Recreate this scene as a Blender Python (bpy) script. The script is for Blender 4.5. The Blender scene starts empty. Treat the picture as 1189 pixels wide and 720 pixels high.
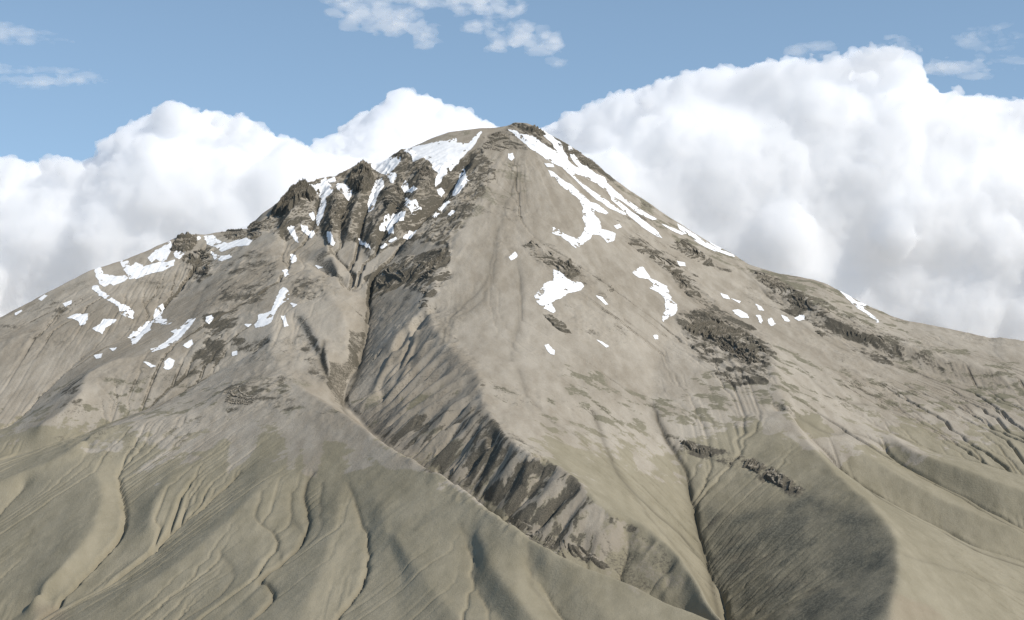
import bpy, math, random
import numpy as np

# ------------------------------------------------------------------ set-up
scene = bpy.context.scene
COL = scene.collection
rng = np.random.default_rng(11)
random.seed(7)

F = 1885.4                 # focal length in photograph pixels (35 degrees across 1189 px)
CX, CY = 594.5, 360.0

def link(name, me, mat=None, parent=None, label=None, cat=None, group=None, kind=None):
    o = bpy.data.objects.new(name, me)
    COL.objects.link(o)
    if mat is not None:
        me.materials.append(mat)
    if parent is not None:
        o.parent = parent
    if label: o['label'] = label
    if cat: o['category'] = cat
    if group: o['group'] = group
    if kind: o['kind'] = kind
    return o

# ------------------------------------------------------------------ noise (numpy)
def vnoise(x, y, seed):
    """smooth value noise in [-1, 1] with period 1 in x, y"""
    r = np.random.default_rng(seed)
    tab = r.uniform(-1, 1, (256, 256))
    xi = np.floor(x).astype(np.int64); yi = np.floor(y).astype(np.int64)
    fx = x - xi; fy = y - yi
    fx = fx*fx*fx*(fx*(fx*6-15)+10); fy = fy*fy*fy*(fy*(fy*6-15)+10)
    x0 = xi & 255; x1 = (xi+1) & 255; y0 = yi & 255; y1 = (yi+1) & 255
    a = tab[y0, x0]*(1-fx) + tab[y0, x1]*fx
    b = tab[y1, x0]*(1-fx) + tab[y1, x1]*fx
    return a*(1-fy) + b*fy

def fbm(x, y, wl, octs, seed, gain=0.5, ridged=False):
    s = np.zeros_like(x); amp = 1.0; tot = 0.0
    c, sn = math.cos(0.6), math.sin(0.6)
    for k in range(octs):
        n = vnoise(x/wl + 17.3*k, y/wl - 9.1*k, seed + k)
        if ridged:
            n = 1 - 2*np.abs(n)
        s += amp*n; tot += amp
        amp *= gain; wl *= 0.5
        x, y = c*x - sn*y, sn*x + c*y
    return s/tot

def smoothstep(a, b, x):
    t = np.clip((x-a)/(b-a), 0, 1)
    return t*t*(3-2*t)

def blur(a, n=1):
    for _ in range(n):
        p = np.pad(a, 1, mode='edge')
        a = (p[:-2, 1:-1] + 2*p[1:-1, 1:-1] + p[2:, 1:-1])*0.25
        p = np.pad(a, 1, mode='edge')
        a = (p[1:-1, :-2] + 2*p[1:-1, 1:-1] + p[1:-1, 2:])*0.25
    return a

# ------------------------------------------------------------------ the big shape of the volcano
SKY = np.array([(-900, 620), (-500, 500), (-250, 440), (0, 369), (35, 351), (70, 332), (105, 314), (140, 301), (170, 289), (200, 276), (215, 271),
 (240, 272), (270, 267), (290, 262), (305, 247), (325, 233), (345, 214), (370, 207), (400, 201), (415, 194),
 (437, 191), (455, 181), (470, 173), (500, 161), (520, 154), (545, 151), (575, 149), (590, 147), (600, 143), (612, 143),
 (625, 148), (640, 157), (665, 171), (690, 189), (710, 206), (730, 221), (760, 241), (790, 260), (820, 279), (850, 294), (870, 307),
 (900, 317), (930, 323), (960, 331), (985, 345), (1010, 358), (1040, 370), (1070, 376), (1100, 382), (1130, 389), (1150, 393),
 (1165, 392), (1189, 397), (1300, 425), (1450, 470), (1700, 550), (2100, 660)], float)
YS = np.array([(-900, 8200), (-300, 9500), (0, 10200), (215, 11200), (420, 11800), (600, 12000), (850, 11400), (1189, 10400), (1500, 9700), (2100, 8200)], float)
YB = np.array([(-900, 7000), (0, 6500), (300, 5900), (600, 5600), (900, 5800), (1189, 6400), (2100, 7200)], float)
CURV = np.array([(-900, 0.0), (0, 0.1), (350, 0.2), (600, 0.28), (850, 0.24), (1189, 0.1), (2100, 0.0)], float)
SKYS = np.stack([np.linspace(-900, 2100, 301)]*2, 1)
_k = np.exp(-0.5*(np.arange(-24, 25)/8.0)**2); _k /= _k.sum()
_v = np.interp(np.linspace(-1140, 2340, 349), SKY[:, 0], SKY[:, 1])
SKYS[:, 1] = np.convolve(_v, _k, mode='valid')
BACK = 0.5
Z_PLAIN = -1750.0

def base_z(px, Y):
    ys = np.interp(px, YS[:, 0], YS[:, 1]); yb = np.interp(px, YB[:, 0], YB[:, 1])
    zfine = (CY - np.interp(px, SKY[:, 0], SKY[:, 1]))/F*ys
    zs = (CY - np.interp(px, SKYS[:, 0], SKYS[:, 1]))/F*ys
    zb = -360.0/F*yb
    zb = np.minimum(zb, zs - 300)
    c = np.interp(px, CURV[:, 0], CURV[:, 1])
    t = (Y - yb)/(ys - yb)
    tt = np.clip(t, -3, 1)
    prof = (1-c)*tt + c*np.where(tt > 0, tt*tt, 0.0)
    z = zb + (zs - zb)*prof
    behind = Y - ys
    z = np.where(behind > 0, zs - BACK*behind, z)
    # the small teeth of the skyline belong to the crest only and die out down the face
    return z + (zfine - zs)*np.exp(-np.abs(behind)/np.where(behind > 0, 200.0, 420.0))

def to_world(px, py, h=0.0):
    """the point of the mountainside (raised by h) that is seen at pixel (px, py)"""
    Ymax = np.interp(px, YS[:, 0], YS[:, 1]) + 400
    Y = np.linspace(3200, Ymax, 1200)
    f = (CY - py)/F*Y - base_z(np.full_like(Y, px), Y) - h
    idx = np.nonzero((f[:-1] > 0) & (f[1:] <= 0))[0]
    if len(idx):
        i = idx[0]
        y = Y[i] + (Y[i+1]-Y[i])*f[i]/(f[i]-f[i+1])
    else:
        y = Y[np.argmin(np.abs(f))]
    return (px - CX)/F*y, y

# ridge lines (h > 0) and valley lines (h < 0): (px, py, metres above/below the plain cone)
LINES = [
 # basin under the summit and the great gorge
 [(548, 190, -40), (520, 228, -70), (495, 260, -80), (465, 292, -85), (440, 320, -90), (430, 355, -100), (424, 400, -120), (398, 462, -130),
  (420, 492, -140)],
 # spur in front of the gorge
 [(292, 266, 10), (316, 300, 35), (322, 350, 40), (316, 400, 40), (330, 436, 45), (375, 465, 60), (412, 490, 70), (440, 510, 80), (470, 528, 90), (500, 545, 100), (532, 562, 110),
  (560, 585, 120), (590, 608, 125), (630, 635, 130), (680, 658, 130), (720, 672, 130), (760, 692, 125), (800, 708, 120), (835, 724, 110), (880, 755, 100)],
 # ridge on the far side of the gorge
 [(598, 152, 20), (584, 182, 40), (560, 225, 55), (540, 262, 60), (516, 300, 60), (502, 335, 60), (500, 370, 70), (524, 405, 95), (554, 434, 125), (562, 465, 140), (578, 500, 152), (612, 525, 165),
  (650, 540, 165), (676, 565, 165), (702, 590, 155), (732, 600, 130), (766, 622, 120), (792, 650, 105), (818, 688, 90), (842, 728, 80)],
 # valley to its right, and the large shaded ridge
 [(790, 385, -20), (768, 410, -40), (758, 450, -55), (756, 480, -60), (772, 512, -90), (796, 560, -150), (809, 602, -205), (823, 646, -245), (841, 700, -270), (850, 750, -270)],
 [(836, 366, 10), (870, 385, 45), (893, 410, 85), (905, 450, 85), (922, 490, 80), (948, 524, 100), (985, 560, 150), (1015, 588, 190), (1038, 620, 215), (1044, 655, 222), (1040, 690, 222), (1034, 728, 215), (1030, 760, 210)],
 # right hand slopes
 [(905, 478, 20), (940, 510, -10), (962, 530, -20), (988, 556, -35), (1022, 580, -45), (1062, 600, -55), (1094, 615, -60), (1132, 637, -60), (1189, 653, -60), (1260, 675, -60)],
 [(985, 512, 15), (1040, 548, 15), (1100, 582, 10), (1189, 618, 0)],
 [(1015, 512, 0), (1034, 528, -15), (1064, 549, -25), (1122, 577, -35), (1162, 602, -40), (1189, 615, -45), (1260, 640, -45)],
 [(1030, 500, 10), (1060, 522, 30), (1130, 549, 35), (1189, 569, 35), (1260, 590, 30)],
 [(980, 470, 0), (1020, 495, -20), (1070, 518, -25), (1130, 536, -25), (1189, 552, -25)],
 [(880, 319, 5), (922, 338, 25), (960, 362, 35), (1000, 385, 35), (1060, 405, 30), (1130, 425, 25), (1189, 440, 20)],
 [(872, 335, -15), (915, 356, -15), (950, 380, -12), (1000, 402, -15), (1060, 425, -15), (1130, 447, -15), (1189, 462, -15)],
 # the left flank
 [(208, 415, 5), (165, 415, 20), (128, 419, 45), (102, 434, 60), (93, 455, 60), (72, 476, 50), (45, 492, 40)],
 [(150, 400, 0), (112, 405, -20), (70, 438, -45), (36, 474, -50), (5, 500, -45)],
 [(318, 436, 40), (290, 447, 45), (265, 457, 50), (245, 470, 45), (200, 485, 45), (150, 490, 50), (104, 505, 60), (70, 530, 55), (30, 546, 50), (-40, 570, 40)],
 [(306, 405, -10), (270, 424, -25), (240, 438, -32), (190, 466, -35), (140, 484, -35), (72, 512, -25), (20, 528, -20)],
 [(290, 266, 5), (276, 310, 28), (258, 340, 30), (240, 365, 28), (215, 400, 20)],
 [(235, 300, -20), (210, 335, -40), (185, 365, -40), (160, 392, -30)],
 [(106, 316, 0), (125, 345, 10), (148, 365, -5)],
 [(0, 405, 20), (40, 378, 10)],
 # lower left hills
 [(95, 516, 60), (112, 545, 55), (116, 575, 50), (108, 610, 40), (80, 650, 25), (40, 690, 10)],
 [(143, 540, 0), (140, 570, -25), (147, 612, -50), (125, 640, -65), (100, 664, -75), (72, 690, -85), (15, 718, -85)],
 [(215, 530, 25), (192, 560, 25), (176, 590, 15), (172, 612, 0)],
 [(280, 548, -10), (240, 585, -35), (205, 613, -60), (180, 640, -75), (140, 671, -88), (100, 690, -95), (50, 717, -100)],
 [(340, 520, 45), (310, 560, 35), (262, 605, 35), (222, 640, 20), (150, 690, 0), (100, 722, -20)],
 [(30, 565, 10), (0, 600, -10), (-30, 640, -20)],
 # gullies of the front hill
 [(362, 548, 20), (354, 575, 0), (358, 602, -12), (352, 626, -18), (340, 641, -22), (324, 656, -26), (303, 674, -30), (318, 686, -34), (312, 702, -36), (286, 724, -40)],
 [(400, 548, 30), (392, 590, 26), (380, 640, 18), (360, 690, 8), (345, 725, 0)],
 [(404, 560, 30), (424, 610, 14), (430, 648, 4), (420, 680, -4), (404, 702, -10), (388, 725, -14)],
 [(436, 560, 58), (446, 600, 52), (460, 630, 52), (484, 660, 54), (508, 692, 54), (535, 725, 52)],
 [(450, 610, 42), (464, 668, 18), (460, 698, 12), (464, 732, 8)],
 [(540, 600, 95), (552, 640, 56), (550, 668, 46), (568, 704, 38), (592, 736, 34)],
 [(552, 615, 100), (564, 650, 90), (584, 678, 84), (608, 708, 78), (630, 736, 72)],
 [(606, 632, 112), (614, 650, 84), (618, 664, 66), (634, 693, 48), (656, 725, 40)],
 [(628, 645, 118), (652, 662, 106), (678, 690, 96), (706, 724, 90)],
 [(262, 628, 10), (254, 638, 0), (270, 661, -20), (264, 685, -30), (214, 718, -50)],
 # ribs and chutes of the crags left of the summit
 [(353, 216, 25), (344, 238, 26), (331, 257, 24), (318, 280, 30)],
 [(392, 214, 20), (389, 240, 28), (385, 266, 22), (382, 290, 15)],
 [(423, 196, 20), (420, 222, 32), (411, 246, 24), (406, 268, 18)],
 [(455, 214, 15), (453, 238, 28), (440, 258, 20), (428, 274, 10)],
 [(494, 192, 15), (483, 224, 35), (470, 246, 30), (458, 266, 5)],
 [(564, 162, 30), (545, 195, 30), (526, 226, 25), (498, 252, 10), (470, 282, -20)],
 [(372, 214, -8), (371, 246, -32), (372, 266, -35), (385, 292, -45), (410, 318, -70)],
 [(408, 214, -5), (404, 240, -25), (398, 268, -35), (402, 294, -50)],
 [(440, 198, -10), (436, 222, -30), (426, 250, -35), (420, 280, -55), (424, 310, -80)],
 [(474, 196, -10), (472, 226, -30), (456, 254, -40), (440, 284, -65)],
 [(330, 236, -5), (322, 262, -10), (340, 290, -25), (372, 312, -45), (405, 340, -80)],
 [(388, 296, 0), (392, 320, -5), (404, 352, -30)],
 [(362, 312, 15), (380, 340, 10), (400, 380, -20), (402, 420, -60)],
 [(330, 330, 35), (350, 360, 25), (372, 400, 10), (384, 440, -10)],
 [(345, 372, 0), (362, 400, -20), (376, 430, -30), (390, 452, -60)],
]

# ------------------------------------------------------------------ height field
STEP = 6.25
X0, X1, Y0, Y1 = -5000.0, 5000.0, 4200.0, 14200.0

def catmull(P, n=8):
    P = np.asarray(P, float)
    Q = np.vstack([2*P[0]-P[1], P, 2*P[-1]-P[-2]])
    out = []
    for i in range(1, len(Q)-2):
        a, b, c, d = Q[i-1], Q[i], Q[i+1], Q[i+2]
        for t in np.linspace(0, 1, n, endpoint=False):
            out.append(0.5*((2*b) + (c-a)*t + (2*a-5*b+4*c-d)*t*t + (3*b-a-3*c+d)*t**3))
    out.append(P[-1])
    return np.array(out)

WLINES = []
NLEFT = [i for i, L in enumerate(LINES) if L[0][:2] == (95, 516)][0]
NCRAG = [i for i, L in enumerate(LINES) if L[0][:2] == (353, 216)][0]
NFRONT = [i for i, L in enumerate(LINES) if L[0][:2] == (362, 548)][0]
for li, L in enumerate(LINES):
    g = 1.0 if li < 5 else 1.4          # minor ridges and valleys
    if li >= NLEFT: g = 0.72
    if li >= NFRONT: g = 1.0
    if li >= NCRAG: g = 1.0
    L = list(L)
    if L[-1][1] > 715:                   # they go on below the edge of the view
        (ax, ay, ah), (bx, by, bh) = L[-2], L[-1]
        L.append((bx + (bx-ax)*70/max(by-ay, 15), by + 70, bh))
    W = np.array([(*to_world(p[0], p[1], g*p[2]), g*p[2]) for p in L])
    WLINES.append(catmull(W, 8))

def pix_of(W):
    return CX + F*W[:, 0]/W[:, 1]
# floor of the great gorge: between the front spur and the far wall, just out of sight behind the spur
SPUR, WALL, HEAD = WLINES[1], WLINES[2], WLINES[0]
fl = [HEAD[-1]]
for px, fr, dp in [(450, .33, 22), (480, .34, 30), (510, .36, 40), (540, .34, 55), (565, .36, 55), (590, .38, 36), (615, .4, 26), (640, .4, 26), (660, .4, 40), (690, .38, 65), (720, .38, 80), (760, .4, 80), (800, .45, 60), (835, .5, 45)]:
    i = np.argmin(np.abs(pix_of(SPUR) - px) + 1e3*(SPUR[:, 1] > 9500)); 
    wp = pix_of(WALL); ok = np.nonzero(WALL[:, 1] < 8800)[0]
    j = ok[np.argmin(np.abs(wp[ok] - px))]
    yb_, yc_ = SPUR[i, 1], max(WALL[j, 1], SPUR[i, 1] + 250)
    zb_ = float(base_z(np.array([px*1.0]), np.array([yb_]))[0]) + SPUR[i, 2]
    y = yb_ + min(fr*(yc_ - yb_), 230)
    z = zb_/yb_*y - dp
    fl.append(np.array([(px-CX)/F*y, y, z - float(base_z(np.array([px*1.0]), np.array([y]))[0])]))
FLOOR = catmull(np.array(fl), 6)
WLINES.append(FLOOR)
# side spurs and chutes down the far wall
_r = np.random.default_rng(5)
_w = dense_pts = WALL[(WALL[:, 1] < 9300) & (WALL[:, 1] > 5900)]
_d = np.concatenate([[0], np.cumsum(np.hypot(*np.diff(_w[:, :2], axis=0).T))])
_s, _sign = 60.0, 1
while _s < _d[-1]:
    c_ = np.array([np.interp(_s, _d, _w[:, k]) for k in range(3)])
    f_ = FLOOR[np.argmin(np.hypot(FLOOR[:, 0]-c_[0]+_r.uniform(-40, 40), FLOOR[:, 1]-c_[1]+150))]
    L_ = np.hypot(*(f_-c_)[:2])
    t_ = np.array([0.12, 0.35, 0.6, 0.82]); bump = _sign*min(24.0, 0.07*L_)*(0.5 if c_[1] < 6350 else 1.0)*_r.uniform(0.7, 1.3)
    side = np.array([-(f_-c_)[1], (f_-c_)[0]])/(L_+1)
    Wv = c_ + (f_-c_)*t_[:, None]; Wv[:, 2] += bump*np.sin(np.pi*t_**0.8)
    Wv[:, :2] += side*(_r.normal(size=(4, 1))*0.05*L_)
    WLINES.append(catmull(Wv, 5))
    _s += _r.uniform(45, 95); _sign = -_sign

def dense(W, step):
    out = []
    for a, b in zip(W[:-1], W[1:]):
        n = max(1, int(np.hypot(*(b-a)[:2])/step))
        out.append(a + (b-a)*np.linspace(0, 1, n, endpoint=False)[:, None])
    out.append(W[-1:])
    return np.vstack(out)

def solve_relief():
    R = None
    for step in (100., 50., 25., 12.5, 6.25):
        nx = int(round((X1-X0)/step))+1; ny = int(round((Y1-Y0)/step))+1
        cs = np.zeros((ny, nx)); cn = np.zeros((ny, nx))
        for W in WLINES:
            D = dense(W, step*0.5)
            ix = np.round((D[:, 0]-X0)/step).astype(int); iy = np.round((D[:, 1]-Y0)/step).astype(int)
            ok = (ix >= 0) & (ix < nx) & (iy >= 0) & (iy < ny)
            np.add.at(cs, (iy[ok], ix[ok]), D[ok, 2]); np.add.at(cn, (iy[ok], ix[ok]), 1)
        mask = cn > 0
        val = np.where(mask, cs/np.maximum(cn, 1), 0)
        if R is None:
            R = np.zeros((ny, nx))
        else:
            gy = np.linspace(0, R.shape[0]-1, ny); gx = np.linspace(0, R.shape[1]-1, nx)
            y0 = np.clip(np.floor(gy).astype(int), 0, R.shape[0]-2); x0 = np.clip(np.floor(gx).astype(int), 0, R.shape[1]-2)
            fy = (gy-y0)[:, None]; fx = (gx-x0)[None]
            R = (R[y0][:, x0]*(1-fy)*(1-fx) + R[y0][:, x0+1]*(1-fy)*fx + R[y0+1][:, x0]*fy*(1-fx) + R[y0+1][:, x0+1]*fy*fx)
        k = 1.0/(1.0 + 0.25*(step/650.0)**2)
        its = {100.: 300, 50.: 200, 25.: 120, 12.5: 80, 6.25: 40}[step]
        for _ in range(its):
            p = np.pad(R, 1, mode='edge')
            R = 0.25*k*(p[:-2, 1:-1] + p[2:, 1:-1] + p[1:-1, :-2] + p[1:-1, 2:])
            R[mask] = val[mask]
    return R

xs = np.arange(int(round((X1-X0)/STEP))+1)*STEP + X0
ys = np.arange(int(round((Y1-Y0)/STEP))+1)*STEP + Y0
GX, GY = np.meshgrid(xs, ys)
NX, NY = len(xs), len(ys)

R = solve_relief()
R = blur(R, 5)

def bil(A, x, y):
    gx = np.clip((x-X0)/STEP, 0, NX-1.001); gy = np.clip((y-Y0)/STEP, 0, NY-1.001)
    ix = gx.astype(int); iy = gy.astype(int); fx = gx-ix; fy = gy-iy
    return (A[iy, ix]*(1-fx) + A[iy, ix+1]*fx)*(1-fy) + (A[iy+1, ix]*(1-fx) + A[iy+1, ix+1]*fx)*fy

wx = GX + 20*fbm(GX, GY, 420, 4, 5); wy = GY + 20*fbm(GX, GY, 420, 4, 25)
Rw = bil(R, wx, wy)
PXG = CX + F*GX/GY
B = base_z(PXG, GY)
B = blur(B, 6)
H = B + Rw

# erosion: drops run down the slope and cut rills and gullies
def erode(H, rounds, n, steps, k):
    for r in range(rounds):
        gy, gx = np.gradient(blur(H, 3 if r < rounds-2 else 2), STEP)
        l = np.hypot(gx, gy)+1e-6
        gx = (0.4*gx/l).ravel(); gy = (0.4*gy/l).ravel()
        x = rng.uniform(X0, X1, n); y = rng.uniform(Y0, 12400, n)
        dx = np.zeros(n); dy = np.zeros(n)
        C = np.zeros(H.size); F_ = []
        for s in range(steps):
            ix = np.clip(((x-X0)/STEP+0.5).astype(np.int32), 0, NX-1); iy = np.clip(((y-Y0)/STEP+0.5).astype(np.int32), 0, NY-1)
            f = iy*NX+ix
            jx, jy = 0.2*rng.standard_normal((2, n))
            dx = 0.6*dx - gx[f] + jx; dy = 0.6*dy - gy[f] + jy
            l = np.hypot(dx, dy)+1e-6
            x = x + dx/l*STEP*1.2; y = y + dy/l*STEP*1.2
            F_.append(f)
            if len(F_) == 40 or s == steps-1:
                C += np.bincount(np.concatenate(F_), minlength=H.size); F_ = []
        C = C.reshape(H.shape)/n*1.0e5
        C = blur(C, 2)
        cut = k*np.minimum(np.sqrt(C), 9.0)*ERO
        H = H - cut + blur(cut, 14)*0.75
        if r < rounds-3: H = 0.6*H + 0.4*blur(H, 1)
    return H, C

def streams(H, rounds, K, vis):
    """stream-power erosion: water gathers down the steepest descent and cuts branching valleys with straight sides"""
    n = H.size
    idx = np.arange(n).reshape(H.shape)
    nb = [(-1, -1), (-1, 0), (-1, 1), (0, -1), (0, 1), (1, -1), (1, 0), (1, 1)]
    Kf = K.ravel()
    for r in range(rounds):
        best = np.zeros(H.shape); rec = idx.copy(); dist = np.full(H.shape, STEP)
        c = (slice(1, -1), slice(1, -1))
        jit = 1 + 0.25*np.random.default_rng(900+r).random((8,)+H.shape)[:, 1:-1, 1:-1]
        for k, (dj, di) in enumerate(nb):
            L = STEP*math.hypot(dj, di)
            sl = (slice(1+dj, H.shape[0]-1+dj), slice(1+di, H.shape[1]-1+di))
            g = (H[c]-H[sl])/L*jit[k]
            m = g > best[c]
            best[c][m] = g[m]; rec[c][m] = idx[sl][m]; dist[c][m] = L
        rec = rec.ravel(); dist = dist.ravel()
        d = (rec != np.arange(n)).astype(np.int32); p = rec.copy()
        for _ in range(14):
            d = d + d[p]; p2 = p[p]
            if np.array_equal(p2, p): break
            p = p2
        order = np.argsort(d, kind='stable'); cnt = np.cumsum(np.bincount(d))
        A = np.ones(n)
        for L in range(len(cnt)-1, 0, -1):
            i = order[cnt[L-1]:cnt[L]]
            np.add.at(A, rec[i], A[i])
        h = H.ravel().copy()
        F_ = Kf*np.clip(A - 100.0, 0, 12000.0)**0.5/dist
        for L in range(1, len(cnt)):
            i = order[cnt[L-1]:cnt[L]]
            h[i] = (h[i] + F_[i]*h[rec[i]])/(1 + F_[i])
        C = np.clip(H - h.reshape(H.shape), 0, 9.0)*vis
        for _ in range(5):                       # the banks follow the bed at the angle of rest
            P = np.pad(C, 1, mode='edge')
            a = np.maximum(np.maximum(P[:-2, 1:-1], P[2:, 1:-1]), np.maximum(P[1:-1, :-2], P[1:-1, 2:])) - STEP*0.42
            b = np.maximum(np.maximum(P[:-2, :-2], P[2:, 2:]), np.maximum(P[2:, :-2], P[:-2, 2:])) - STEP*0.6
            C = np.maximum(C, np.maximum(a, b))
        H = H - C + 0.6*blur(C, 25)
        H = 0.85*H + 0.15*blur(H, 1)
    return H

# sharp little stream beds
CARVE = [  # pixels, width m, depth m
 ([(962, 530), (988, 556), (1022, 580), (1062, 600), (1094, 615), (1132, 637), (1189, 653)], 16, 13),
 ([(1064, 549), (1122, 577), (1162, 602), (1189, 615)], 12, 8),
 ([(1050, 660), (1110, 672), (1189, 690)], 10, 3),
 ([(930, 480), (960, 500), (1000, 505), (1050, 520)], 14, 5),
 ([(362, 548), (354, 575), (358, 602), (352, 626), (340, 641), (324, 656), (303, 674), (318, 686), (312, 702), (286, 724)], 9, 8),
 ([(374, 560), (372, 590), (372, 612), (356, 632)], 8, 5),
 ([(338, 570), (340, 600), (352, 622)], 8, 4),
 ([(304, 570), (300, 600), (318, 616), (324, 634), (326, 652)], 8, 4),
 ([(404, 560), (424, 610), (430, 648), (420, 680), (404, 702), (388, 725)], 8, 5),
 ([(536, 600), (552, 640), (550, 668), (568, 704)], 8, 4),
 ([(612, 646), (618, 664), (634, 693), (656, 725)], 8, 4),
 ([(254, 638), (270, 661), (264, 685), (214, 718)], 9, 4),
 ([(280, 548), (240, 585), (205, 613)], 9, 5),
 ([(600, 200), (586, 240), (574, 280), (562, 328), (526, 366), (512, 400)], 16, 5),
 ([(575, 300), (560, 345), (528, 372), (518, 400)], 14, 4),
 ([(600, 300), (604, 345), (598, 390), (592, 420)], 14, 4),
 ([(600, 430), (612, 460), (640, 490), (668, 505)], 12, 4),
 ([(690, 478), (716, 545), (750, 580), (790, 612), (818, 640)], 14, 7),
 ([(725, 560), (760, 600), (800, 640), (828, 680)], 10, 4),
 ([(757, 470), (770, 510), (795, 560), (808, 600), (822, 645), (840, 700)], 14, 9),
 ([(430, 330), (428, 370), (416, 430), (398, 462), (420, 492)], 14, 8),
 ([(250, 430), (200, 458), (165, 484)], 12, 6),
 ([(290, 400), (240, 425), (210, 445), (170, 470)], 12, 5),
 ([(240, 330), (215, 380), (190, 400)], 14, 4),
 ([(205, 320), (170, 352), (158, 372)], 12, 3),
 ([(375, 395), (374, 425), (384, 452)], 12, 9),
 ([(850, 300), (900, 350), (960, 395), (1040, 425), (1130, 455)], 14, 3),
 ([(920, 420), (960, 455), (1010, 470), (1080, 480)], 12, 4),
 ([(1000, 440), (1060, 455), (1120, 470)], 12, 3),
]
def carve(H):
    for L, wdt, dep in CARVE:
        W = catmull(np.array([to_world(p[0], p[1], float(bil(Rw, *[np.array([v]) for v in to_world(p[0], p[1], 0)])[0])) for p in L]), 6)
        W = W + 10*np.stack([vnoise(W[:, 0]/60, W[:, 1]/60, 3), vnoise(W[:, 0]/60, W[:, 1]/60, 4)], -1)
        for a, b in zip(W[:-1], W[1:]):
            m = 4*wdt
            i0 = max(int((min(a[0], b[0])-m-X0)/STEP), 0); i1 = min(int((max(a[0], b[0])+m-X0)/STEP)+2, NX)
            j0 = max(int((min(a[1], b[1])-m-Y0)/STEP), 0); j1 = min(int((max(a[1], b[1])+m-Y0)/STEP)+2, NY)
            if i1 <= i0 or j1 <= j0: continue
            x = GX[j0:j1, i0:i1]; y = GY[j0:j1, i0:i1]
            v = b-a; t = np.clip(((x-a[0])*v[0]+(y-a[1])*v[1])/((v*v).sum()+1e-9), 0, 1)
            d = np.hypot(x-a[0]-t*v[0], y-a[1]-t*v[1])
            CUT[j0:j1, i0:i1] = np.maximum(CUT[j0:j1, i0:i1], dep*np.exp(-d/wdt))
    return H - CUT
CUT = np.zeros_like(H)

H = H + 8*fbm(GX, GY, 260, 5, 40) + 4*fbm(GX, GY, 130, 4, 44)
H = carve(H)
ERO = 0.25 + 0.9*smoothstep(-0.2, 0.5, fbm(GX, GY, 800, 3, 33)) + 0.9*smoothstep(-450, -750, B)
KST = 0.085*(0.30 + 0.8*smoothstep(-0.1, 0.4, fbm(GX, GY, 700, 3, 35)) + 0.9*smoothstep(-350, -700, B) + 1.0*smoothstep(-200, -900, GX)*smoothstep(-300, 200, B))
hx, hy = to_world(820, 505)
KST = KST*(1 - 0.9*np.exp(-((GX-hx)**2+(GY-hy)**2)/480.0**2))
VIS = smoothstep(13000, 12300, GY)
H = streams(H, 6, KST, VIS)
H, FLOW = erode(H, 3, 60000, 220, 0.22)

# ------------------------------------------------------------------ masks
def pip(P, x, y):
    r = np.zeros(x.shape, bool)
    xj, yj = P[-1]
    for xi, yi in P:
        if yi != yj:
            r ^= ((yi > y) != (yj > y)) & (x < (xj-xi)*(y-yi)/(yj-yi) + xi)
        xj, yj = xi, yi
    return r
PYG = CY - F*H/GY
_wpx = PXG + 7*fbm(GX, GY, 130, 4, 51); _wpy = PYG + 5*fbm(GX, GY, 130, 4, 52)
FRONT = GY < np.interp(PXG, YS[:, 0], YS[:, 1]) + 40
def zone(poly, feather=2):
    """ground inside an outline of the photograph, frayed by noise and feathered"""
    P = np.array(poly, float)
    M = np.zeros(H.shape)
    bb = FRONT & (_wpx > P[:, 0].min()) & (_wpx < P[:, 0].max()) & (_wpy > P[:, 1].min()) & (_wpy < P[:, 1].max())
    M[bb] = pip(P, _wpx[bb], _wpy[bb])
    return blur(M, feather)

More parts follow.
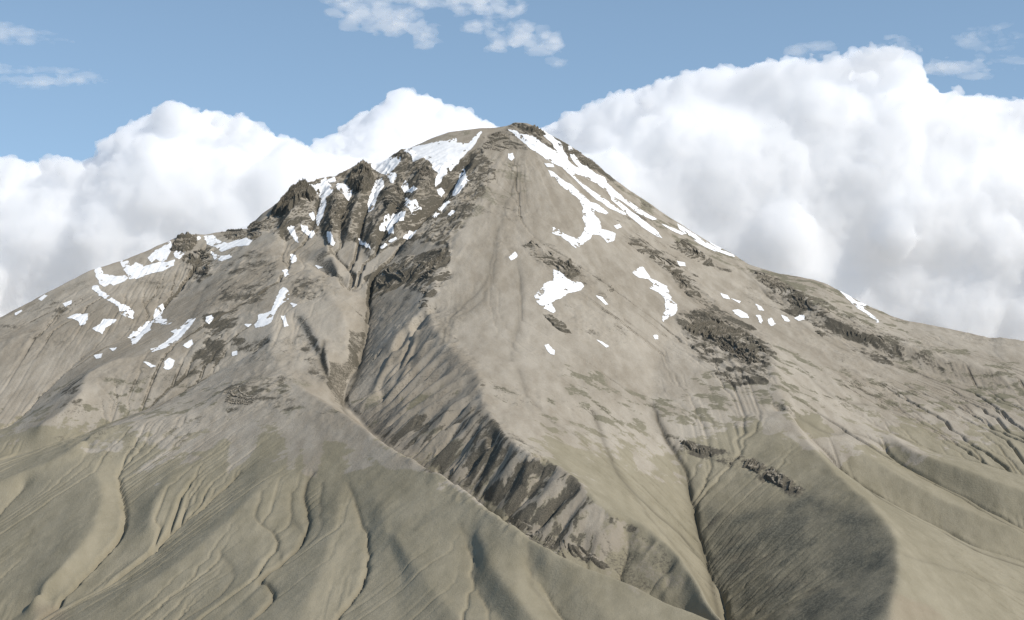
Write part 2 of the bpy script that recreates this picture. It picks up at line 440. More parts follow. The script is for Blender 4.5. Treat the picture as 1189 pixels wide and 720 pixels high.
ROUGH = [  # outline, size of the broken ground (m), darkness
 ([(298, 262), (350, 206), (420, 184), (470, 174), (520, 196), (558, 170), (578, 196), (545, 250), (520, 285), (470, 276), (430, 300), (400, 268), (330, 282)], 26, 0.45),
 ([(424, 322), (470, 300), (522, 284), (524, 318), (502, 345), (470, 332), (430, 348)], 26, 0.8),
 ([(430, 352), (500, 350), (560, 430), (566, 480), (640, 535), (700, 590), (770, 632), (720, 672), (600, 625), (480, 548), (400, 466)], 9, 0.4),
 ([(470, 480), (560, 480), (640, 535), (660, 560), (560, 575), (490, 550)], 9, 0.5),
 ([(786, 362), (830, 354), (872, 380), (902, 410), (890, 450), (850, 450), (800, 404)], 22, 0.8),
 ([(866, 311), (900, 320), (960, 350), (1024, 384), (1056, 400), (1040, 424), (980, 402), (900, 352)], 14, 0.55),
 ([(1000, 395), (1100, 410), (1189, 440), (1189, 462), (1080, 440), (1010, 415)], 8, 0.35),
 ([(200, 300), (245, 285), (250, 320), (235, 330)], 18, 0.6),
 ([(832, 505), (932, 522), (1040, 622), (1034, 690), (1000, 722), (860, 722), (812, 600)], 2, 0.2),
 ([(755, 495), (800, 512), (850, 526), (900, 543), (936, 570), (925, 580), (880, 556), (830, 538), (785, 524)], 10, 0.9),
 ([(0, 368), (70, 335), (106, 318), (100, 345), (60, 372), (0, 385)], 5, 0.4),  # shadow side of the left skyline slope, its shade put in as rock colour
 ([(812, 600), (850, 590), (900, 640), (960, 690), (900, 722), (850, 722)], 6, 0.4),
 ([(236, 364), (276, 360), (272, 385), (255, 405), (236, 402)], 9, 0.8),
 ([(225, 405), (262, 400), (258, 425), (220, 440)], 7, 0.6),
 ([(270, 395), (292, 395), (292, 410), (272, 412)], 6, 0.7),
 ([(420, 380), (500, 375), (470, 410), (420, 440)], 8, 0.5),
 ([(250, 330), (290, 290), (330, 300), (300, 350), (262, 360)], 9, 0.35),
 ([(336, 320), (380, 318), (378, 350), (345, 352)], 12, 0.25),
 ([(255, 450), (330, 440), (340, 475), (262, 480)], 9, 0.4),
 ([(60, 505), (104, 495), (160, 492), (240, 482), (215, 520), (130, 530), (80, 530)], 8, 0.35),
 ([(72, 452), (98, 434), (92, 468), (70, 472)], 6, 0.5),
 ([(605, 282), (640, 282), (680, 312), (664, 328), (620, 302)], 12, 0.4),
 ([(722, 274), (790, 300), (840, 360), (812, 352), (770, 312)], 12, 0.4),
 ([(772, 280), (800, 280), (850, 315), (820, 312)], 10, 0.45),
 ([(560, 160), (600, 142), (650, 162), (720, 212), (690, 204), (640, 172), (590, 176)], 12, 0.5),
 ([(345, 385), (378, 392), (382, 440), (370, 450), (350, 410)], 8, 0.45),
]
def fall_line(x, y, a, b):
    l = math.hypot(a, b)+1e-6; a /= l; b /= l
    return -b*x + a*y, a*x + b*y      # along the contour, up the slope
rock = np.zeros_like(H); add = np.zeros_like(H)
gy0, gx0 = np.gradient(blur(H, 12), STEP)
for poly, amp, dk in ROUGH:
    z = zone(poly, 3)
    rock = np.maximum(rock, z*dk)
    m = z > 0.01
    u, v = fall_line(GX[m], GY[m], gx0[m].mean(), gy0[m].mean())
    r = fbm(u + 14*vnoise(u/60, v/60, 7), v*0.34, 80, 5, 81, gain=0.6, ridged=True)
    tmp = np.zeros_like(H); tmp[m] = z[m]*amp*(r - 0.15)
    add = np.where(np.abs(tmp) > np.abs(add), tmp, add)
H = H + add
gy, gx = np.gradient(H, STEP)
SLOPE = np.hypot(gx, gy)
broken = smoothstep(0.05, 0.35, fbm(GX, GY, 420, 4, 92))*smoothstep(-620, -480, B + Rw)
H = H + 2.0*fbm(GX, GY, 75, 4, 90, gain=0.6)*(0.5 + smoothstep(0.3, 0.6, SLOPE)) + 5.0*broken*(fbm(GX, GY*0.6, 55, 4, 91, gain=0.6, ridged=True)-0.2)

n1 = fbm(GX, GY*0.8, 300, 6, 60, gain=0.6)
n2 = fbm(GX*0.8, GY, 70, 6, 70, gain=0.65)
alt = B + 0.5*Rw
rock = np.clip(rock*(0.55 + 1.1*n2) + 0.34*broken*(0.5 + 1.3*n2) + 0.5*smoothstep(0.62, 0.95, SLOPE + 0.2*n2)*smoothstep(-650, -450, B + Rw), 0, 1)
veg = smoothstep(-0.12, 0.12, (-630 - alt)/300 + 0.8*n1 + 0.6*n2)
band = smoothstep(-330, -430, alt)*(1 - smoothstep(-700, -900, alt))
veg = np.maximum(veg, band*smoothstep(0.06, 0.26, 0.75*n2 + 0.45*n1 - 0.05)*0.85)
GREEN = [  # outline, strength, how broken up
 ([(640, 420), (700, 430), (720, 470), (790, 500), (800, 560), (720, 560), (640, 480)], 0.75, 1.0),
 ([(800, 440), (900, 400), (960, 430), (940, 500), (880, 540), (780, 520)], 0.8, 0.8),
 ([(900, 400), (1010, 440), (1189, 470), (1189, 520), (1040, 510), (930, 470)], 0.7, 1.1),
 ([(850, 290), (900, 312), (985, 342), (1060, 375), (1060, 392), (980, 372), (900, 335), (850, 310)], 0.8, 0.5),
 ([(1020, 385), (1189, 420), (1189, 465), (1090, 445), (1000, 410)], 0.75, 0.9),
 ([(700, 205), (790, 258), (850, 292), (880, 318), (820, 300), (760, 262)], 0.7, 0.7),
 ([(575, 180), (600, 190), (622, 215), (600, 235), (570, 240), (540, 262), (520, 285), (535, 250)], 0.55, 0.7),
 ([(455, 178), (500, 160), (545, 151), (560, 152), (520, 160)], 0.6, 0.6),
 ([(0, 480), (60, 470), (120, 480), (240, 470), (300, 480), (240, 520), (100, 530), (0, 540)], 0.75, 0.8),
 ([(255, 470), (330, 470), (340, 500), (270, 500)], 0.7, 0.6),
 ([(120, 440), (150, 440), (145, 460), (120, 462)], 0.5, 0.6),
]
for poly, st, br in GREEN:
    z = zone(poly, 6)
    veg = np.maximum(veg, st*z*smoothstep(-0.1, 0.15, n2 + 0.25*n1 - 0.25*br + 0.12))
BARE = [  # light scree inside the grass
 [(325, 440), (350, 452), (400, 500), (470, 530), (500, 548), (450, 545), (395, 512), (350, 470)],
 [(330, 490), (352, 500), (345, 545), (330, 550)], [(262, 500), (300, 490), (300, 520), (268, 555)],
 [(355, 495), (378, 500), (370, 555), (352, 548)], [(404, 525), (430, 520), (425, 545), (408, 548)],
 [(870, 470), (905, 470), (915, 495), (890, 505)], [(900, 500), (950, 510), (1010, 500), (1020, 515), (940, 522)], [(600, 395), (650, 440), (660, 470), (600, 440)],
 [(500, 545), (540, 562), (590, 600), (560, 590), (520, 560)],
]
bare = np.zeros_like(H)
for poly in BARE: bare = np.maximum(bare, zone(poly, 7))
th = np.arctan2(GX-67, 12050-GY); rr_ = np.hypot(GX-67, 12050-GY)
su = th*2600 + 25*vnoise(GX/120, GY/120, 61)
chute = fbm(su, rr_*0.10, 120, 5, 62, gain=0.65)
H = H + 7.0*chute*smoothstep(150, 700, rr_)*smoothstep(-650, -420, B)*(0.35 + 0.65*smoothstep(-0.1, 0.3, n1))
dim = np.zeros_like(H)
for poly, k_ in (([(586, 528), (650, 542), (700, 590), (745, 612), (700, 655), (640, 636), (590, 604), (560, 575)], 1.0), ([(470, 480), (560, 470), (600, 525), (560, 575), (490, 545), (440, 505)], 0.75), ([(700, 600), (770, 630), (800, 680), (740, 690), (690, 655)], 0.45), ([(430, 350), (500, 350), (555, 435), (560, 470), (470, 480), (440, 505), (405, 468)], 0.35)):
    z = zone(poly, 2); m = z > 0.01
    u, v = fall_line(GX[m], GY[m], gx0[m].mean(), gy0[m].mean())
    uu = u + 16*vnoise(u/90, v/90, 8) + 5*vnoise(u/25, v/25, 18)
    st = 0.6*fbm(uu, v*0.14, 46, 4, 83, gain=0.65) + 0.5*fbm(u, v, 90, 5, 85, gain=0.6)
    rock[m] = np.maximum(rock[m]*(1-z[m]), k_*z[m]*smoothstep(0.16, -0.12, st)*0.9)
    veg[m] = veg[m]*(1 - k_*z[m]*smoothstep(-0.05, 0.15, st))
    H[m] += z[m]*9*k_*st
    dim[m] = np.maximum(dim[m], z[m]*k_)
veg = veg*(1 - 0.75*smoothstep(0.3, 0.75, bare + 0.8*n2 - 0.05))
# dark grass, deepened to put the shade of the face into the colour
shaded_grass = zone([(812, 580), (850, 600), (930, 570), (1020, 600), (1038, 640), (1036, 690), (1010, 730), (850, 730), (825, 640)], 22)*(0.45 + 0.5*smoothstep(-0.3, 0.3, fbm(GX, GY, 130, 5, 74, gain=0.6)))
shaded_grass = np.maximum(shaded_grass, zone([(500, 500), (570, 485), (620, 530), (560, 560), (510, 545)], 4)*0.7)
bed = np.clip(blur(CUT, 1)/7.0, 0, 1)
soil = np.maximum(zone([(40, 700), (70, 705), (80, 720), (40, 722)], 10), zone([(1040, 690), (1080, 705), (1100, 722), (1030, 722)], 10))*0.3
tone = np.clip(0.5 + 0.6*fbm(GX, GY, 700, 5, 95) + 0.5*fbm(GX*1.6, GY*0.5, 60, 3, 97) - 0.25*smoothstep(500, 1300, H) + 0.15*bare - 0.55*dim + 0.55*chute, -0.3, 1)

# the skirts of the mountain run out on the plain
edge = smoothstep(X0, X0+900, GX)*smoothstep(X1, X1-900, GX)*smoothstep(Y0, Y0+900, GY)*smoothstep(Y1, Y1-900, GY)
H = Z_PLAIN - 6 + (H - Z_PLAIN + 6)*edge

def grid_mesh(name, xs, ys, Z):
    nx, ny = len(xs), len(ys)
    X, Y = np.meshgrid(xs, ys)
    co = np.stack([X, Y, Z], -1).reshape(-1, 3).astype(np.float32)
    i = np.arange(nx*ny).reshape(ny, nx)
    q = np.stack([i[:-1, :-1], i[:-1, 1:], i[1:, 1:], i[1:, :-1]], -1).reshape(-1, 4)
    me = bpy.data.meshes.new(name)
    me.vertices.add(len(co)); me.vertices.foreach_set('co', co.ravel())
    me.loops.add(q.size); me.loops.foreach_set('vertex_index', q.ravel().astype(np.int32))
    me.polygons.add(len(q)); me.polygons.foreach_set('loop_start', np.arange(0, q.size, 4, dtype=np.int32))
    me.polygons.foreach_set('use_smooth', np.ones(len(q), bool))
    me.update(calc_edges=True)
    return me

def attr(me, name, A):
    a = me.attributes.new(name, 'FLOAT', 'POINT')
    a.data.foreach_set('value', A.ravel().astype(np.float32))

me = grid_mesh('mountain', xs, ys, H)
for k_, a_ in (('veg', veg), ('rock', rock), ('shaded_grass', shaded_grass), ('bed', bed), ('soil', soil), ('tone', tone), ('alp', smoothstep(-640, -470, alt))):
    attr(me, k_, a_)

# ------------------------------------------------------------------ materials
def new_mat(name):
    m = bpy.data.materials.new(name); m.use_nodes = True
    nt = m.node_tree
    b = nt.nodes['Principled BSDF']
    b.inputs['Specular IOR Level'].default_value = 0.1
    b.inputs['Roughness'].default_value = 0.95
    return m, nt, b

def N(nt, t, **kw):
    n = nt.nodes.new(t)
    for k, v in kw.items():
        setattr(n, k, v)
    return n

def mixrgb(nt, fac, a, b, blend='MIX'):
    n = N(nt, 'ShaderNodeMix', data_type='RGBA', blend_type=blend)
    for sock, v in ((n.inputs[0], fac), (n.inputs[6], a), (n.inputs[7], b)):
        if hasattr(v, 'is_linked'):
            nt.links.new(v, sock)
        elif isinstance(v, (int, float)):
            sock.default_value = v
        else:
            sock.default_value = (*v, 1)
    return n.outputs[2]

def ramp2(nt, v, p0, p1):
    r = N(nt, 'ShaderNodeMapRange'); r.inputs['From Min'].default_value = p0; r.inputs['From Max'].default_value = p1
    nt.links.new(v, r.inputs['Value'])
    return r.outputs[0]

def noise(nt, co, scale, detail=5, rough=0.55):
    n = N(nt, 'ShaderNodeTexNoise'); n.inputs['Scale'].default_value = scale; n.inputs['Detail'].default_value = detail; n.inputs['Roughness'].default_value = rough
    nt.links.new(co, n.inputs['Vector'])
    return n.outputs['Fac']

def math_(nt, op, a, b):
    n = N(nt, 'ShaderNodeMath', operation=op)
    for i, v in enumerate((a, b)):
        if isinstance(v, (int, float)): n.inputs[i].default_value = v
        else: nt.links.new(v, n.inputs[i])
    return n.outputs[0]

SCREE_A, SCREE_B = (0.295, 0.253, 0.194), (0.410, 0.362, 0.290)
ROCK_A, ROCK_B = (0.060, 0.055, 0.042), (0.175, 0.152, 0.115)
GRASS_A, GRASS_B = (0.250, 0.219, 0.150), (0.320, 0.281, 0.200)

def terrain_material():
    m, nt, b = new_mat('mountain_ground')
    A = {k: N(nt, 'ShaderNodeAttribute', attribute_name=k).outputs['Fac'] for k in ('veg', 'rock', 'shaded_grass', 'bed', 'soil', 'tone', 'alp')}
    co = N(nt, 'ShaderNodeTexCoord').outputs['Object']
    f1 = noise(nt, co, 0.09, 6, 0.65); f2 = noise(nt, co, 0.02, 6, 0.6); f3 = noise(nt, co, 0.25, 3, 0.6)
    t = math_(nt, 'ADD', A['tone'], math_(nt, 'MULTIPLY', math_(nt, 'SUBTRACT', f1, 0.5), 1.1))
    scree = mixrgb(nt, t, SCREE_A, SCREE_B)
    grass = mixrgb(nt, math_(nt, 'ADD', f2, math_(nt, 'SUBTRACT', A['tone'], 0.5)), GRASS_A, GRASS_B)
    grass = mixrgb(nt, A['shaded_grass'], grass, mixrgb(nt, ramp2(nt, f1, 0.35, 0.65), (0.085, 0.084, 0.066), (0.20, 0.185, 0.14)))
    grass = mixrgb(nt, A['alp'], grass, mixrgb(nt, f1, (0.150, 0.137, 0.092), (0.235, 0.212, 0.150)))
    # the edge of the grass breaks up into tufts
    v = ramp2(nt, math_(nt, 'ADD', A['veg'], math_(nt, 'MULTIPLY', math_(nt, 'SUBTRACT', f1, 0.5), 2.0)), 0.25, 0.75)
    c = mixrgb(nt, v, scree, grass)
    rk = mixrgb(nt, ramp2(nt, f3, 0.3, 0.7), ROCK_A, ROCK_B)
    r = ramp2(nt, math_(nt, 'ADD', A['rock'], math_(nt, 'MULTIPLY', math_(nt, 'SUBTRACT', f1, 0.5), 1.3)), 0.30, 0.62)
    c = mixrgb(nt, r, c, rk)
    c = mixrgb(nt, math_(nt, 'MULTIPLY', A['bed'], 0.55), c, (0.075, 0.066, 0.047))
    c = mixrgb(nt, A['soil'], c, (0.30, 0.225, 0.16))
    nt.links.new(c, b.inputs['Base Color'])
    bp = N(nt, 'ShaderNodeBump'); bp.inputs['Strength'].default_value = 0.6; bp.inputs['Distance'].default_value = 4.0
    nt.links.new(math_(nt, 'ADD', f1, math_(nt, 'MULTIPLY', f3, 0.4)), bp.inputs['Height']); nt.links.new(bp.outputs['Normal'], b.inputs['Normal'])
    return m

def rock_material():
    m, nt, b = new_mat('crag_rock')
    co = N(nt, 'ShaderNodeTexCoord').outputs['Object']
    f1 = noise(nt, co, 0.05, 6, 0.65); f3 = noise(nt, co, 0.22, 4, 0.65)
    rk = mixrgb(nt, ramp2(nt, f3, 0.3, 0.7), ROCK_A, ROCK_B)
    # rubble lies on the flatter ledges
    nz = N(nt, 'ShaderNodeSeparateXYZ'); nt.links.new(N(nt, 'ShaderNodeNewGeometry').outputs['Normal'], nz.inputs[0])
    led = ramp2(nt, math_(nt, 'ADD', nz.outputs['Z'], math_(nt, 'MULTIPLY', math_(nt, 'SUBTRACT', f1, 0.5), 0.7)), 0.80, 0.98)
    c = mixrgb(nt, led, rk, mixrgb(nt, f1, SCREE_A, SCREE_B))
    nt.links.new(c, b.inputs['Base Color'])
    bp = N(nt, 'ShaderNodeBump'); bp.inputs['Strength'].default_value = 0.7; bp.inputs['Distance'].default_value = 2.5
    nt.links.new(f3, bp.inputs['Height']); nt.links.new(bp.outputs['Normal'], b.inputs['Normal'])
    return m
MROCK = rock_material()
MGROUND = terrain_material()
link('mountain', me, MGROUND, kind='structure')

# the plain round the volcano
n_ = 96
px_ = np.sign(np.linspace(-1, 1, n_))*np.abs(np.linspace(-1, 1, n_))**2.5*120000
gm = grid_mesh('plain', px_, px_ + 9000, Z_PLAIN + 0*np.add.outer(px_, px_))
link('plain', gm, MGROUND, kind='structure')

# ------------------------------------------------------------------ snow patches
# outlines were traced in enlarged views of the photograph: (origin x, origin y, enlargement)
TA, TB, TC, TD, TE, TF = (0, 200, 2.88), (270, 120, 2.88), (540, 120, 2.571), (840, 250, 2.88), (560, 340, 3.963), (300, 300, 3.963)
SNOW = [
 # the left ridge and the bowl below it
 (TA, 'ragged snow strip at the lower left end of the crest snow', [(318,322),(335,320),(345,340),(385,350),(420,345),(428,355),(405,370),(382,378),(368,372),(350,382),(335,375),(325,350)]),
 (TA, 'long broad snow band under the left ridge crest, below the rock pinnacle', [(402,295),(425,298),(440,318),(455,303),(470,308),(478,318),(520,305),(560,302),(583,295),(580,312),(545,330),(500,340),(455,358),(435,358),(428,345),(415,325)]),
 (TA, 'narrow snow slab climbing to the left foot of the rock pinnacle', [(495,285),(520,262),(545,250),(568,230),(575,255),(558,285),(552,298),(535,296),(520,290),(508,302)]),
 (TA, 'thin diagonal snow ribbon on the right foot of the rock pinnacle', [(583,272),(600,255),(620,240),(640,228),(668,215),(672,222),(640,245),(615,270),(600,290),(590,288)]),
 (TA, 'wavy snow band beneath the low rock band right of the pinnacle', [(682,215),(710,212),(735,232),(760,240),(790,228),(825,220),(842,228),(830,245),(790,248),(765,258),(745,265),(720,250),(695,242)]),
 (TA, 'small snow wedge just below the wavy snow band right of the pinnacle', [(706,268),(730,282),(765,278),(775,285),(745,298),(722,292)]),
 (TA, 'small snow patch on the skyline at the head of the left bowl', [(788,188),(810,178),(832,172),(825,190)]),
 (TA, 'long curved snow tongue running down the rib on the left flank', [(308,380),(320,378),(345,402),(375,425),(405,442),(430,452),(446,470),(440,490),(420,485),(405,472),(398,450),(370,432),(335,412),(315,395)]),
 (TA, 'hook shaped snow patch on the bare left flank', [(228,487),(255,474),(292,475),(290,490),(282,508),(268,512),(260,495)]),
 (TA, 'small slanted snow dash above the hook shaped patch', [(212,440),(238,430),(240,438),(220,450)]),
 (TA, 'bow tie shaped snow patch right of the hook shaped one', [(312,520),(335,510),(348,492),(386,496),(378,505),(350,520),(342,540),(322,532)]),
 (TA, 'branching snow patch like a bird in the left bowl', [(518,465),(530,448),(545,440),(548,455),(538,480),(545,492),(575,505),(560,512),(535,505),(510,500),(500,530),(475,548),(455,572),(445,580),(440,560),(430,552),(445,535),(480,518),(490,500),(515,498)]),
 (TA, 'long slanting snow streak at the bottom of the left bowl', [(502,592),(525,588),(560,565),(585,540),(575,532),(605,520),(635,492),(655,488),(640,510),(615,540),(585,568),(550,588),(510,602)]),
 (TA, 'rounded snow spot below the slanting streak', [(552,632),(565,622),(580,630),(578,650),(565,662),(550,655)]),
 (TA, 'small comma of snow beside the rocky rib right of the left bowl', [(690,485),(705,480),(712,490),(700,505),(690,500)]),
 (TA, 'small triangular snow fleck just right of the slanting streak', [(612,582),(626,572),(640,562),(642,578),(628,590)]),
 (TA, 'thin snow dash left of the rounded snow spot', [(483,635),(495,638),(517,650),(505,652)]),
 (TA, 'small snow fleck at the top of the dark hollow on the left flank', [(318,612),(340,608),(335,622),(322,624)]),
 (TA, 'slanted snow dash high on the outer left skyline slope', [(128,425),(150,410),(158,412),(140,430)]),
 (TA, 'lowest snow dash on the left skyline, near the edge of the view', [(50,472),(70,462),(72,466),(55,478)]),
 (TA, 'faint snow dash below the branching snow patch', [(368,590),(388,590),(380,598)]),
 (TA, 'tiny snow dot on the slope above the rocky knob', [(778,604),(790,598),(792,610),(780,614)]),
 (TA, 'tiny snow fleck left of the steep snow patch on the spur', [(820,510),(838,511),(830,519)]),
 # crags and basin left of the summit
 (TB, 'largest snowfield, on the dome left of the summit', [(590,150),(640,140),(690,130),(745,118),(750,130),(790,135),(828,95),(832,100),(800,150),(770,180),(740,215),(705,245),(690,265),(678,278),(680,255),(690,235),(672,220),(668,200),(640,180),(605,195),(598,172),(575,160)]),
 (TB, 'smooth snow saddle between the dark tower and the dome', [(470,205),(500,195),(530,180),(560,182),(562,195),(545,215),(525,232),(548,238),(540,268),(530,262),(520,240),(500,235),(480,225),(465,212)]),
 (TB, 'narrow snow couloir falling from the saddle past the dark tower', [(480,262),(500,250),(505,275),(490,300),(478,320),(472,355),(458,362),(455,340),(462,310)]),
 (TB, 'forked snow couloir splitting the crags right of the jagged ridge', [(295,268),(312,245),(318,265),(335,285),(330,300),(312,315),(308,350),(298,385),(285,410),(282,385),(292,350),(300,320),(275,290),(255,270),(270,275)]),
 (TB, 'triangular snow patch between the forked couloir and the dark tower', [(350,268),(375,270),(398,290),(396,310),(390,325),(372,305),(350,285)]),
 (TB, 'thin vertical snow strip under the jagged ridge', [(195,410),(205,412),(205,430),(215,450),(218,465),(205,455),(195,435),(185,415)]),
 (TB, 'blocky snow patch in the gully under the forked couloir', [(232,408),(248,412),(255,428),(272,432),(265,450),(250,440),(235,428)]),
 (TB, 'leaf shaped snow patch on the scree below the forked couloir', [(315,432),(325,435),(340,462),(335,472),(322,465)]),
 (TB, 'ragged three armed snow patch in the middle of the summit basin', [(508,378),(525,372),(535,380),(550,372),(578,362),(570,385),(550,395),(535,405),(538,430),(525,435),(515,418),(495,428),(492,412),(510,400)]),
 (TB, 'stepped snow patch on the crags above the three armed one', [(595,330),(612,322),(620,345),(632,355),(615,375),(600,372),(595,355),(570,330),(568,318),(582,318)]),
 (TB, 'upright tapering snow patch right of the summit basin crags', [(738,298),(752,268),(765,235),(772,215),(780,240),(790,262),(770,280),(745,310),(735,308)]),
 (TB, 'slim slanting snow streak below the upright tapering patch', [(668,382),(690,355),(720,325),(725,330),(700,358),(680,382)]),
 (TB, 'thin snow line on the left floor of the summit basin', [(422,460),(440,470),(462,486),(445,482)]),
 (TB, 'lowest of three snow dashes along the basin floor', [(495,482),(512,470),(516,475),(500,486)]),
 (TB, 'middle one of three snow dashes along the basin floor', [(525,462),(545,448),(548,455),(532,465)]),
 (TB, 'highest and longest of three snow dashes along the basin floor', [(572,452),(595,430),(612,430),(595,448)]),
 (TB, 'small snow lump at the foot of the big summit snowfield', [(685,290),(698,285),(708,298),(698,312),(690,305)]),
 (TB, 'small snow spot on the scree at the top of the front spur', [(195,510),(210,508),(214,528),(200,535)]),
 (TB, 'thin snow fleck on the scree under the summit crags', [(278,543),(300,549),(288,553)]),
 (TB, 'tiny snow spot above the steep snow patch on the spur', [(170,560),(180,555),(186,575),(175,578)]),
 (TB, 'tiny snow spot beside the thin vertical strip under the jagged ridge', [(258,370),(270,366),(276,385),(268,392)]),
 (TB, 'small snow fleck between the forked couloir and the jagged crest', [(320,255),(340,248),(344,262),(325,266)]),
 (TB, 'slanting snow fleck low on the ridge wall right of the basin', [(722,372),(738,358),(742,364),(728,376)]),
 (TB, 'small snow fleck among the crags under the saddle', [(565,285),(578,262),(586,275),(590,292),(604,280),(618,286),(606,294),(578,298)]),
 (TF, 'large steep snow patch on the scree spur, broken at its lower end', [(-16,302),(0,285),(0,262),(30,255),(60,240),(85,185),(100,150),(115,130),(140,155),(135,190),(100,215),(75,250),(55,295),(25,312),(-10,315)]),
 (TF, 'narrow snow sliver right of the steep patch on the spur', [(108,265),(120,268),(135,312),(122,315)]),
 (TF, 'tiny snow fleck upper right of the narrow sliver on the spur', [(150,208),(174,214),(165,224)]),
 # the right side of the summit
 (TC, 'long snow streak running from the summit rocks down the right face', [(128,78),(150,82),(160,92),(200,98),(240,125),(270,142),(264,124),(225,86),(212,68),(224,74),(252,95),(288,120),(292,140),(315,180),(350,200),(380,205),(420,238),(420,250),(395,240),(370,228),(345,215),(325,208),(330,225),(360,248),(400,275),(450,310),(480,330),(470,332),(430,312),(390,285),(350,250),(310,210),(290,190),(262,180),(235,160),(210,145),(175,118),(150,95)]),
 (TC, 'thin outermost snow streak close under the right summit ridge', [(308,130),(318,128),(322,150),(345,180),(385,208),(415,222),(430,245),(470,280),(520,315),(570,345),(560,350),(510,325),(480,300),(440,275),(400,245),(370,216),(340,192),(318,165)]),
 (TC, 'fine straight snow stripe below the outermost summit streak', [(430,268),(450,286),(490,318),(540,355),(575,385),(586,402),(575,398),(530,370),(480,328),(440,290)]),
 (TC, 'broad branching snow tongue on the upper right face', [(248,200),(262,205),(290,230),(320,245),(345,270),(370,290),(400,305),(425,325),(420,332),(390,322),(380,330),(400,345),(405,375),(430,382),(448,390),(445,410),(425,415),(405,395),(380,392),(370,408),(350,420),(330,432),(310,415),(285,398),(262,388),(262,370),(275,372),(285,385),(320,402),(340,405),(355,385),(362,370),(352,345),(355,318),(345,290),(315,268),(285,245),(258,222)]),
 (TC, 'short snow dash above the branching tongue', [(238,180),(262,183),(265,190),(245,190)]),
 (TC, 'small oval snow spot just below the summit', [(130,152),(142,150),(145,165),(138,172),(130,165)]),
 (TC, 'long white snow strip along the right skyline shoulder', [(635,360),(650,368),(690,395),(720,415),(755,435),(800,452),(805,460),(770,448),(735,438),(700,420),(660,390),(640,375)]),
 (TC, 'thin snow strip on the crest above the shoulder strip', [(712,395),(735,408),(765,432),(760,436),(735,420)]),
 (TC, 'faint snow line left of the shoulder strip', [(590,362),(620,372),(655,390),(645,392),(615,378)]),
 (TC, 'large wing shaped snow patch in the middle of the face', [(208,572),(225,560),(245,535),(265,530),(268,498),(280,502),(300,522),(320,535),(345,535),(352,545),(340,560),(310,565),(285,580),(255,595),(270,618),(262,625),(235,612),(215,595)]),
 (TC, 'winding snow patch right of the wing shaped one, above the dark crag', [(498,505),(515,500),(520,488),(532,490),(545,508),(555,525),(580,535),(600,545),(610,570),(615,588),(630,600),(632,620),(622,632),(590,650),(590,635),(602,610),(598,585),(580,565),(555,555),(565,540),(545,525),(520,522)]),
 (TC, 'small snow spot left of the central rock band', [(133,460),(150,445),(155,455),(148,465),(138,468)]),
 (TC, 'small snow fleck right of the wing shaped patch', [(395,578),(408,580),(425,600),(420,602)]),
 (TC, 'small snow fleck under the rock rib on the right shoulder', [(635,472),(655,476),(656,486),(640,484)]),
 (TC, 'thin snow fleck beside the foot of the branching tongue', [(448,368),(462,362),(466,370),(452,374)]),
 (TD, 'slim snow streak with a barb on the lower right skyline', [(388,250),(410,260),(440,285),(478,300),(468,312),(500,335),(520,355),(512,358),(480,330),(450,312),(420,285)]),
 (TD, 'small snow fleck at the left end of the row above the dark crag', [(-8,262),(12,268),(20,280),(2,277)]),
 (TD, 'thin snow dash next to the left end of the row above the dark crag', [(28,280),(55,288),(52,294)]),
 (TD, 'widest snow patch in the row above the dark crag', [(33,318),(55,318),(80,332),(82,345),(60,342),(40,330)]),
 (TD, 'upper of two small snow spots near the middle of the row', [(110,298),(125,305),(132,318),(120,318)]),
 (TD, 'lower of two small snow spots near the middle of the row', [(112,335),(122,335),(130,355),(125,362)]),
 (TD, 'pointed snow spot below the little rocks right of the middle of the row', [(148,350),(160,345),(172,365),(160,370)]),
 (TD, 'slanted snow spot second from the right end of the row', [(195,335),(212,342),(222,355),(208,355)]),
 (TD, 'boot shaped snow spot at the right end of the row above the dark crag', [(240,345),(252,342),(255,335),(268,335),(268,350),(250,352)]),
 (TE, 'speckled snow spot on the scree below the wing shaped patch', [(288,242),(305,240),(330,265),(328,285),(310,280),(295,262)]),
 (TE, 'slanted snow dash low on the middle scree slope', [(530,220),(545,225),(578,245),(568,250)]),
 (TE, 'tiny lone snow dot below the winding patch', [(790,200),(803,196),(806,212),(795,214)]),
]

def raycast(px, py):
    """where the line of sight through photograph pixels meets the finished ground"""
    px = np.asarray(px, float); py = np.asarray(py, float)
    Y = np.arange(4600.0, 12300.0, 10.0)
    out = np.zeros((len(px), 2))
    for i, (a, b) in enumerate(zip(px, py)):
        f = (CY-b)/F*Y - bil(H, (a-CX)/F*Y, Y)
        f = np.where(Y > np.interp(a, YS[:, 0], YS[:, 1]) + 60, 1e9, f)
        k = np.nonzero((f[:-1] > 0) & (f[1:] <= 0))[0]
        if len(k):
            k = k[0]; y = Y[k] + 10.0*f[k]/(f[k]-f[k+1])
        else:
            y = Y[np.argmin(np.where(f > 0, f, 1e9))]
        out[i] = ((a-CX)/F*y, y)
    return out

def inside(P, x, y):
    r = np.zeros(x.shape, bool)
    xj, yj = P[-1]
    for xi, yi in P:
        c = ((yi > y) != (yj > y))
        if yi != yj:
            r ^= c & (x < (xj-xi)*(y-yi)/(yj-yi) + xi)
        xj, yj = xi, yi
    return r

def edge_dist(P, x, y):
    d = np.full(x.shape, 1e9)
    for a, b in zip(P, np.roll(P, -1, 0)):
        v = b-a; L = (v*v).sum()+1e-9
        t = np.clip(((x-a[0])*v[0] + (y-a[1])*v[1])/L, 0, 1)
        d = np.minimum(d, np.hypot(x-a[0]-t*v[0], y-a[1]-t*v[1]))
    return d

